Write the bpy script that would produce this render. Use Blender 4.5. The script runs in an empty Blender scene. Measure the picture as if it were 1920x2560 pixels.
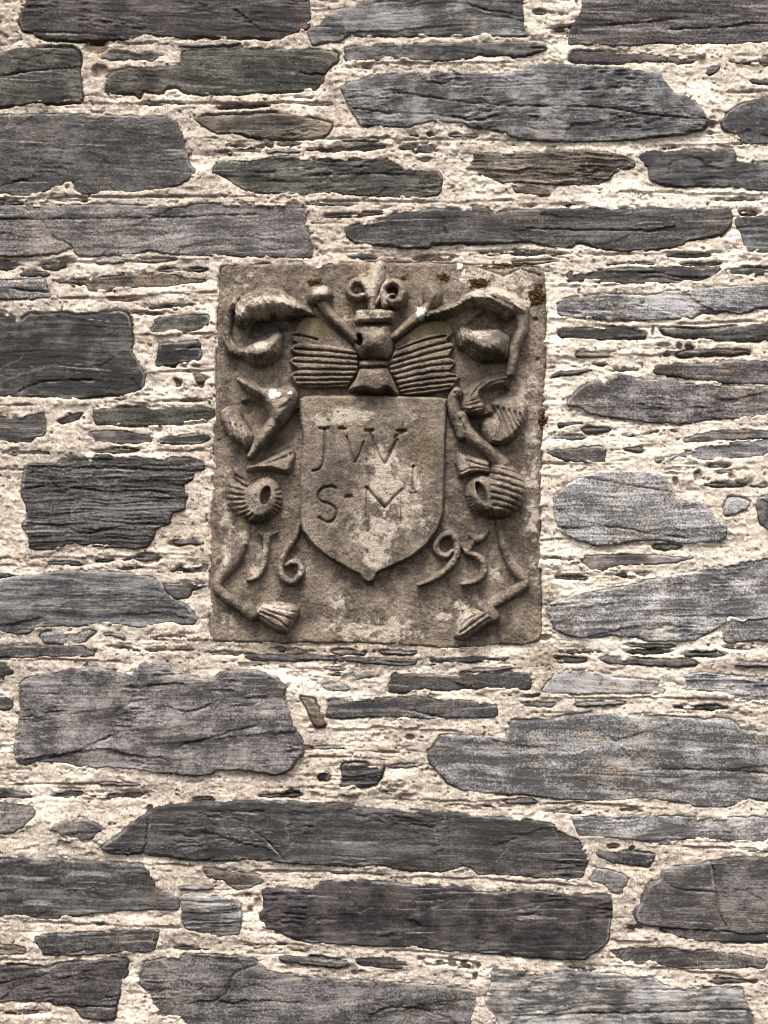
import bpy, math, random
import numpy as np

scene = bpy.context.scene
PX = 0.00075                     # metres per photograph pixel
ZC = 2.1                         # height of the picture's centre above the ground
rad = math.radians

# ------------------------------------------------------------------ camera
cam_d = bpy.data.cameras.new("camera")
cam = bpy.data.objects.new("camera", cam_d)
scene.collection.objects.link(cam)
CAM_DIST = 4.2
cam.location = (0, -CAM_DIST, ZC)
cam.rotation_euler = (rad(90), 0, 0)
cam_d.sensor_fit = 'VERTICAL'
cam_d.sensor_height = 32.0
cam_d.lens = 32.0 * CAM_DIST / (2560 * PX)
cam_d.clip_end = 100
scene.camera = cam

# ------------------------------------------------------------------ light
SUN_EL, SUN_AZ = 60, 14          # azimuth: degrees to the left of straight in front of the wall
world = bpy.data.worlds.new("World")
scene.world = world
world.use_nodes = True
wn = world.node_tree
bg = wn.nodes["Background"]
sky = wn.nodes.new("ShaderNodeTexSky")
sky.sky_type = 'NISHITA'
sky.sun_disc = False
sky.sun_elevation = rad(SUN_EL)
sky.sun_rotation = rad(180 + SUN_AZ)
sky.air_density = 1.0
sky.dust_density = 6.0
sky.ozone_density = 0.6
hsv = wn.nodes.new("ShaderNodeHueSaturation")   # overcast: the sky is nearly grey
hsv.inputs['Saturation'].default_value = 0.06
wn.links.new(sky.outputs[0], hsv.inputs['Color'])
wn.links.new(hsv.outputs[0], bg.inputs['Color'])
bg.inputs['Strength'].default_value = 0.10
sun_d = bpy.data.lights.new("sun", 'SUN')
sun_d.energy = 1.5
sun_d.angle = rad(20)
sun_d.color = (1.0, 0.95, 0.88)
sun = bpy.data.objects.new("sun", sun_d)
scene.collection.objects.link(sun)
sun.rotation_euler = (rad(90 - SUN_EL), 0, rad(-SUN_AZ))
sun.location = (0, -3, 6)
scene.view_settings.view_transform = 'Standard'
scene.view_settings.look = 'None'
scene.view_settings.exposure = 1.4
scene.view_settings.gamma = 1.0
scene.render.engine = 'CYCLES'
scene.cycles.use_denoising = True
scene.cycles.denoiser = 'OPENIMAGEDENOISE'
scene.cycles.denoising_input_passes = 'RGB_ALBEDO_NORMAL'
scene.cycles.denoising_prefilter = 'ACCURATE'
scene.cycles.filter_width = 1.1

# ------------------------------------------------------------------ noise
def vn(x, y, seed):
    t = np.random.RandomState(seed).rand(256, 256).astype(np.float32)
    xi = np.floor(x).astype(np.int32); yi = np.floor(y).astype(np.int32)
    fx = (x - xi).astype(np.float32); fy = (y - yi).astype(np.float32)
    fx = fx * fx * fx * (fx * (fx * 6 - 15) + 10); fy = fy * fy * fy * (fy * (fy * 6 - 15) + 10)
    x0 = xi & 255; x1 = (xi + 1) & 255; y0 = yi & 255; y1 = (yi + 1) & 255
    a = t[y0, x0]; b = t[y0, x1]; c = t[y1, x0]; d = t[y1, x1]
    a = a + (b - a) * fx; c = c + (d - c) * fx
    return (a + (c - a) * fy) * 2 - 1

def fbm(x, y, seed, octv=4, gain=0.5):
    s = 0; a = 1.0; n = 0
    for k in range(octv):
        s = s + a * vn(x + 17.3 * k, y + 9.1 * k, seed + k * 31)
        n += a; a *= gain; x = x * 2.03; y = y * 2.03
    return s / n

def sstep(a, b, x):
    t = np.clip((x - a) / (b - a), 0, 1)
    return t * t * (3 - 2 * t)

def warp(X, Y):
    wx = 3 * fbm(X / 42, Y / 42, 901, 4, .7) + 3.0 * fbm(X / 10, Y / 10, 903, 3, .7)
    wy = 3 * fbm(X / 60, Y / 34, 907, 4, .7) + 3.0 * fbm(X / 13, Y / 9, 909, 3, .7)
    return X + wx, Y + wy

# ------------------------------------------------------------------ shapes in the plane of the wall
def chaikin(p, n=1):
    p = np.asarray(p, float)
    for _ in range(n):
        q = np.roll(p, -1, 0)
        p = np.stack([p * .86 + q * .14, p * .14 + q * .86], 1).reshape(-1, 2)
    return p

def poly_sd(p, X, Y):            # signed distance, positive inside
    p = np.asarray(p, float)
    d2 = np.full(X.shape, 1e12); ins = np.zeros(X.shape, bool)
    for (ax, ay), (bx, by) in zip(p, np.roll(p, -1, 0)):
        ex, ey = bx - ax, by - ay
        l = ex * ex + ey * ey + 1e-9
        t = np.clip(((X - ax) * ex + (Y - ay) * ey) / l, 0, 1)
        dx = X - ax - t * ex; dy = Y - ay - t * ey
        d2 = np.minimum(d2, dx * dx + dy * dy)
        if ay != by:
            c = ((ay > Y) != (by > Y)) & (X < (Y - ay) * ex / (by - ay) + ax)
            ins ^= c
    d = np.sqrt(d2)
    return np.where(ins, d, -d)

def line_d(p, X, Y, radii=None, side=False):   # distance to a polyline (minus its radius), optional signed side
    p = np.asarray(p, float)
    best = np.full(X.shape, 1e9); rr = np.ones(X.shape); sd = np.zeros(X.shape)
    for i in range(len(p) - 1):
        ax, ay = p[i]; bx, by = p[i + 1]
        ex, ey = bx - ax, by - ay
        l = ex * ex + ey * ey + 1e-9
        tt = ((X - ax) * ex + (Y - ay) * ey) / l
        t = np.clip(tt, 0, 1)
        d = np.hypot(X - ax - t * ex, Y - ay - t * ey)
        if radii is None:
            m = d < best; best = np.where(m, d, best)
        else:
            r = radii[i] + (radii[i + 1] - radii[i]) * t
            m = (d / r) < (best / rr); best = np.where(m, d, best); rr = np.where(m, r, rr)
        if side:
            sd = np.where(m, ex * (Y - ay) - ey * (X - ax), sd)
    if radii is not None: return best, rr
    return (best, np.sign(sd)) if side else best

def smooth_line(p, n=2):
    p = np.asarray(p, float)
    for _ in range(n):
        a, b = p[:-1], p[1:]
        m = np.stack([a * .75 + b * .25, a * .25 + b * .75], 1).reshape(-1, p.shape[1])
        p = np.vstack([p[:1], m, p[-1:]])
    return p

# ------------------------------------------------------------------ objects
col = scene.collection
def empty(name, loc, label, cat):
    o = bpy.data.objects.new(name, None)
    col.objects.link(o); o.location = loc; o['label'] = label; o['category'] = cat
    o.empty_display_size = .1
    return o

def grid_mesh(name, X, Y, H, mask, mat, parent=None, attrs=None, loc=None):
    """a relief surface: X, Y picture pixels, H height off the wall in pixels, mask says which cells exist"""
    ny, nx = X.shape
    cells = mask[:-1, :-1] & mask[1:, :-1] & mask[:-1, 1:] & mask[1:, 1:]
    idx = np.arange(ny * nx).reshape(ny, nx)
    a = idx[:-1, :-1][cells]; b = idx[1:, :-1][cells]; c = idx[1:, 1:][cells]; d = idx[:-1, 1:][cells]
    q = np.stack([a, b, c, d], 1)
    used, inv = np.unique(q, return_inverse=True)
    q = inv.reshape(-1, 4)
    if len(used) == 0: return None
    wx = (X.ravel()[used] - 960) * PX; wz = (1280 - Y.ravel()[used]) * PX + ZC; wy = -H.ravel()[used] * PX
    if loc is None: loc = np.array([(wx.min() + wx.max()) / 2, 0.0, (wz.min() + wz.max()) / 2])
    co = np.stack([wx - loc[0], wy - loc[1], wz - loc[2]], 1).astype(np.float32)
    me = bpy.data.meshes.new(name)
    me.vertices.add(len(co)); me.vertices.foreach_set('co', co.ravel())
    n = len(q)
    me.loops.add(n * 4); me.loops.foreach_set('vertex_index', q.ravel().astype(np.int32))
    me.polygons.add(n)
    me.polygons.foreach_set('loop_start', np.arange(0, n * 4, 4, dtype=np.int32))
    me.polygons.foreach_set('loop_total', np.full(n, 4, np.int32))
    me.polygons.foreach_set('use_smooth', np.ones(n, bool))
    for k, v in (attrs or {}).items():
        at = me.attributes.new(k, 'FLOAT', 'POINT')
        at.data.foreach_set('value', v.ravel()[used].astype(np.float32))
    me.update(calc_edges=True)
    me.materials.append(mat)
    o = bpy.data.objects.new(name, me)
    col.objects.link(o)
    pl = np.array(parent.matrix_basis.translation) if parent else np.zeros(3)
    if parent: o.parent = parent
    o.location = loc - pl
    return o

def make_grid(x0, x1, y0, y1, st):
    return np.meshgrid(np.arange(x0, x1 + st, st, dtype=np.float32), np.arange(y0, y1 + st, st, dtype=np.float32))

# ------------------------------------------------------------------ materials
def new_mat(name):
    m = bpy.data.materials.new(name); m.use_nodes = True
    nt = m.node_tree; b = nt.nodes['Principled BSDF']
    return m, nt, b
def nd(nt, t, **kw):
    n = nt.nodes.new(t)
    for k, v in kw.items():
        if k in n.inputs: n.inputs[k].default_value = v
        else: setattr(n, k, v)
    return n
def attr(nt, name): return nd(nt, 'ShaderNodeAttribute', attribute_name=name).outputs['Fac']
def mix(nt, fac, a, b, mode='MIX'):
    n = nt.nodes.new('ShaderNodeMix'); n.data_type = 'RGBA'; n.blend_type = mode
    for s, v in ((n.inputs[0], fac), (n.inputs[6], a), (n.inputs[7], b)):
        if hasattr(v, 'is_output'): nt.links.new(v, s)
        else: s.default_value = v if not isinstance(v, tuple) or len(v) == 4 else v + (1,)
    return n.outputs[2]
def mth(nt, op, a, b=0.0, c=None):
    n = nt.nodes.new('ShaderNodeMath'); n.operation = op
    for s, v in zip(n.inputs, (a, b, c)):
        if v is None: continue
        if hasattr(v, 'is_output'): nt.links.new(v, s)
        else: s.default_value = v
    return n.outputs[0]
def ramp(nt, f, *stops):
    n = nt.nodes.new('ShaderNodeMapRange'); n.interpolation_type = 'SMOOTHSTEP'
    nt.links.new(f, n.inputs[0])
    for i, v in enumerate(stops): n.inputs[1 + i].default_value = v
    return n.outputs[0]
def noise(nt, vec, scale, detail=4, rough=.6):
    n = nd(nt, 'ShaderNodeTexNoise', Scale=scale, Detail=detail, Roughness=rough)
    if vec: nt.links.new(vec, n.inputs['Vector'])
    return n.outputs['Fac']
def coords(nt, scl=(1, 1, 1), rnd=False):
    tc = nt.nodes.new('ShaderNodeTexCoord'); mp = nt.nodes.new('ShaderNodeMapping')
    nt.links.new(tc.outputs['Object'], mp.inputs['Vector']); mp.inputs['Scale'].default_value = scl
    if rnd:
        oi = nt.nodes.new('ShaderNodeObjectInfo')
        v = nt.nodes.new('ShaderNodeVectorMath'); v.operation = 'SCALE'; v.inputs[0].default_value = (7, 11, 5)
        nt.links.new(oi.outputs['Random'], v.inputs['Scale'])
        nt.links.new(v.outputs[0], mp.inputs['Location'])
    return mp.outputs[0]
def bump(nt, b, h, dist, strength=1.0):
    n = nt.nodes.new('ShaderNodeBump'); n.inputs['Distance'].default_value = dist; n.inputs['Strength'].default_value = strength
    nt.links.new(h, n.inputs['Height']); nt.links.new(n.outputs[0], b.inputs['Normal'])

def slate_mat():
    m, nt, b = new_mat('slate')
    oi = nt.nodes.new('ShaderNodeObjectInfo')
    v = coords(nt, (1, 1, 6), True); v2 = coords(nt, (1, 1, 1), True); v3 = coords(nt, (1, 1, 14), True)
    s = attr(nt, 'streak'); p = attr(nt, 'pale')
    fine = noise(nt, v, 160, 5, .7); grain = noise(nt, v2, 230, 5, .8); lines = noise(nt, v3, 26, 5, .75); blot = noise(nt, v2, 22, 5, .65)
    dark = mix(nt, 1.0, oi.outputs['Color'], (.36, .345, .34, 1), 'MULTIPLY')
    lite = mix(nt, 1.0, oi.outputs['Color'], (2.5, 2.5, 2.46, 1), 'MULTIPLY')
    r1 = oi.outputs['Random']; r2 = mth(nt, 'FRACT', mth(nt, 'MULTIPLY', r1, 7.13)); r3 = mth(nt, 'FRACT', mth(nt, 'MULTIPLY', r1, 13.7))
    vary = lambda x, r, lo, hi: mth(nt, 'MULTIPLY', mth(nt, 'SUBTRACT', x, .5), mth(nt, 'MULTIPLY_ADD', r, hi - lo, lo))
    f = mth(nt, 'ADD', s, vary(fine, r2, .3, 2.2))
    f = mth(nt, 'ADD', f, vary(grain, r1, 1.2, 3.6))
    f = mth(nt, 'ADD', f, vary(lines, r3, .2, 1.8))
    f = mth(nt, 'ADD', f, vary(blot, r2, 2.6, .8))
    c = mix(nt, ramp(nt, f, .0, 1.12, 0, 1), dark, lite)
    hue = noise(nt, v2, 11, 4); hue2 = noise(nt, v, 7, 4)
    c = mix(nt, mth(nt, 'MULTIPLY', attr(nt, 'rust'), .6), c, mix(nt, 1.0, c, (1.22, 1.03, .82, 1), 'MULTIPLY'))
    c = mix(nt, ramp(nt, hue, .50, .68, 0, .7), c, mix(nt, 1.0, c, (1.08, 1.0, .88, 1), 'MULTIPLY'))
    c = mix(nt, ramp(nt, hue2, .48, .66, 0, .7), c, mix(nt, 1.0, c, (.97, .99, 1.03, 1), 'MULTIPLY'))
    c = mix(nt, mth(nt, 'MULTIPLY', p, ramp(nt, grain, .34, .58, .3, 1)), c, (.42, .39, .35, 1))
    nt.links.new(c, b.inputs['Base Color'])
    b.inputs['Roughness'].default_value = .72
    b.inputs['Specular IOR Level'].default_value = .35
    bump(nt, b, mth(nt, 'ADD', fine, mth(nt, 'ADD', mth(nt, 'MULTIPLY', grain, .8), mth(nt, 'MULTIPLY', lines, .6))), .0009)
    return m

def mortar_mat():
    m, nt, b = new_mat('lime_mortar')
    v = coords(nt)
    n1 = noise(nt, v, 14, 4); n2 = noise(nt, v, 110, 6, .8); n3 = noise(nt, v, 300, 5, .8); n4 = noise(nt, v, 45, 4, .65)
    w = attr(nt, 'white'); k = attr(nt, 'stain')
    c = mix(nt, ramp(nt, n1, .38, .62, 0, 1), (.41, .33, .276, 1), (.555, .452, .376, 1))
    c = mix(nt, ramp(nt, n4, .36, .56, .7, 0), c, (.29, .24, .20, 1))
    c = mix(nt, ramp(nt, noise(nt, v, 7, 5, .65), .42, .58, .6, 0), c, (.33, .285, .245, 1))
    c = mix(nt, ramp(nt, n2, .40, .60, 0, 1), mix(nt, 1.0, c, (.72, .70, .68, 1), 'MULTIPLY'), mix(nt, 1.0, c, (1.24, 1.24, 1.23, 1), 'MULTIPLY'))
    c = mix(nt, mth(nt, 'MULTIPLY', w, ramp(nt, n2, .3, .55, .4, 1)), c, (.82, .71, .595, 1))
    # aggregate grains of several colours
    vo = nd(nt, 'ShaderNodeTexVoronoi', Scale=210.0); nt.links.new(v, vo.inputs['Vector'])
    sep = nt.nodes.new('ShaderNodeSeparateColor'); nt.links.new(vo.outputs['Color'], sep.inputs[0])
    core = ramp(nt, vo.outputs['Distance'], .25, .45, 1, 0)
    c = mix(nt, mth(nt, 'MULTIPLY', core, ramp(nt, sep.outputs[0], .80, .84, 0, .85)), c, (.19, .165, .145, 1))
    c = mix(nt, mth(nt, 'MULTIPLY', core, ramp(nt, sep.outputs[1], .90, .93, 0, .8)), c, (.80, .72, .62, 1))
    c = mix(nt, mth(nt, 'MULTIPLY', core, ramp(nt, sep.outputs[2], .965, .98, 0, .6)), c, (.46, .22, .13, 1))
    c = mix(nt, ramp(nt, n3, .55, .70, 0, .6), c, (.20, .165, .14, 1))
    c = mix(nt, ramp(nt, n3, .34, .46, .7, 0), c, (.82, .74, .64, 1))
    c = mix(nt, mth(nt, 'MULTIPLY', k, ramp(nt, n2, .35, .6, 1, .35)), c, (.12, .085, .05, 1))
    nt.links.new(c, b.inputs['Base Color'])
    b.inputs['Roughness'].default_value = .95; b.inputs['Specular IOR Level'].default_value = .1
    bump(nt, b, mth(nt, 'ADD', mth(nt, 'MULTIPLY', n2, 1.0), n3), .0020)
    return m

def sandstone_mat():
    m, nt, b = new_mat('weathered_sandstone')
    v = coords(nt)
    n1 = noise(nt, v, 16, 5, .65); n2 = noise(nt, v, 80, 6, .75); n3 = noise(nt, v, 330, 4, .8)
    p = attr(nt, 'pale'); g = attr(nt, 'algae'); k = attr(nt, 'dark')
    n1 = mth(nt, 'ADD', mth(nt, 'MULTIPLY', n1, .6), mth(nt, 'MULTIPLY', n2, .4))
    c = mix(nt, ramp(nt, n1, .38, .62, 0, 1), (.088, .070, .056, 1), (.275, .22, .174, 1))
    c = mix(nt, ramp(nt, n3, .34, .68, 0, 1), mix(nt, 1.0, c, (.60, .59, .585, 1), 'MULTIPLY'), mix(nt, 1.0, c, (1.42, 1.41, 1.38, 1), 'MULTIPLY'))
    c = mix(nt, mth(nt, 'MULTIPLY', g, ramp(nt, n2, .35, .6, .25, .8)), c, (.18, .14, .066, 1))
    c = mix(nt, mth(nt, 'MULTIPLY', k, ramp(nt, n2, .3, .55, .6, 1)), c, (.065, .058, .055, 1))
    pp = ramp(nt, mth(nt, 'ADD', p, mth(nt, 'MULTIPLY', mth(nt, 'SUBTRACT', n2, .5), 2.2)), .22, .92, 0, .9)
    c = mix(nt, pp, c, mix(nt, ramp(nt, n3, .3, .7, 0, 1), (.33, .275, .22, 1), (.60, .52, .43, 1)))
    nt.links.new(c, b.inputs['Base Color'])
    b.inputs['Roughness'].default_value = .93; b.inputs['Specular IOR Level'].default_value = .12
    bump(nt, b, mth(nt, 'ADD', mth(nt, 'MULTIPLY', n2, 1.0), n3), .0026)
    return m

def plain_mat(name, c0, c1, scale, bd=.002):
    m, nt, b = new_mat(name)
    v = coords(nt); n = noise(nt, v, scale, 4, .7)
    nt.links.new(mix(nt, ramp(nt, n, .3, .7, 0, 1), c0, c1), b.inputs['Base Color'])
    b.inputs['Roughness'].default_value = .95; b.inputs['Specular IOR Level'].default_value = .1
    bump(nt, b, n, bd)
    return m

M_SLATE = slate_mat(); M_MORTAR = mortar_mat(); M_SAND = sandstone_mat()
M_LICHEN = plain_mat('white_lichen', (.50, .48, .44), (.80, .78, .74), 300)
M_MOSS_B = plain_mat('brown_moss', (.025, .018, .010), (.14, .085, .035), 500, .004)
M_MOSS_O = plain_mat('orange_moss', (.035, .023, .012), (.12, .066, .024), 500, .004)
M_CORE = plain_mat('rubble_core', (.2, .17, .14), (.4, .34, .28), 30)

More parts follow.
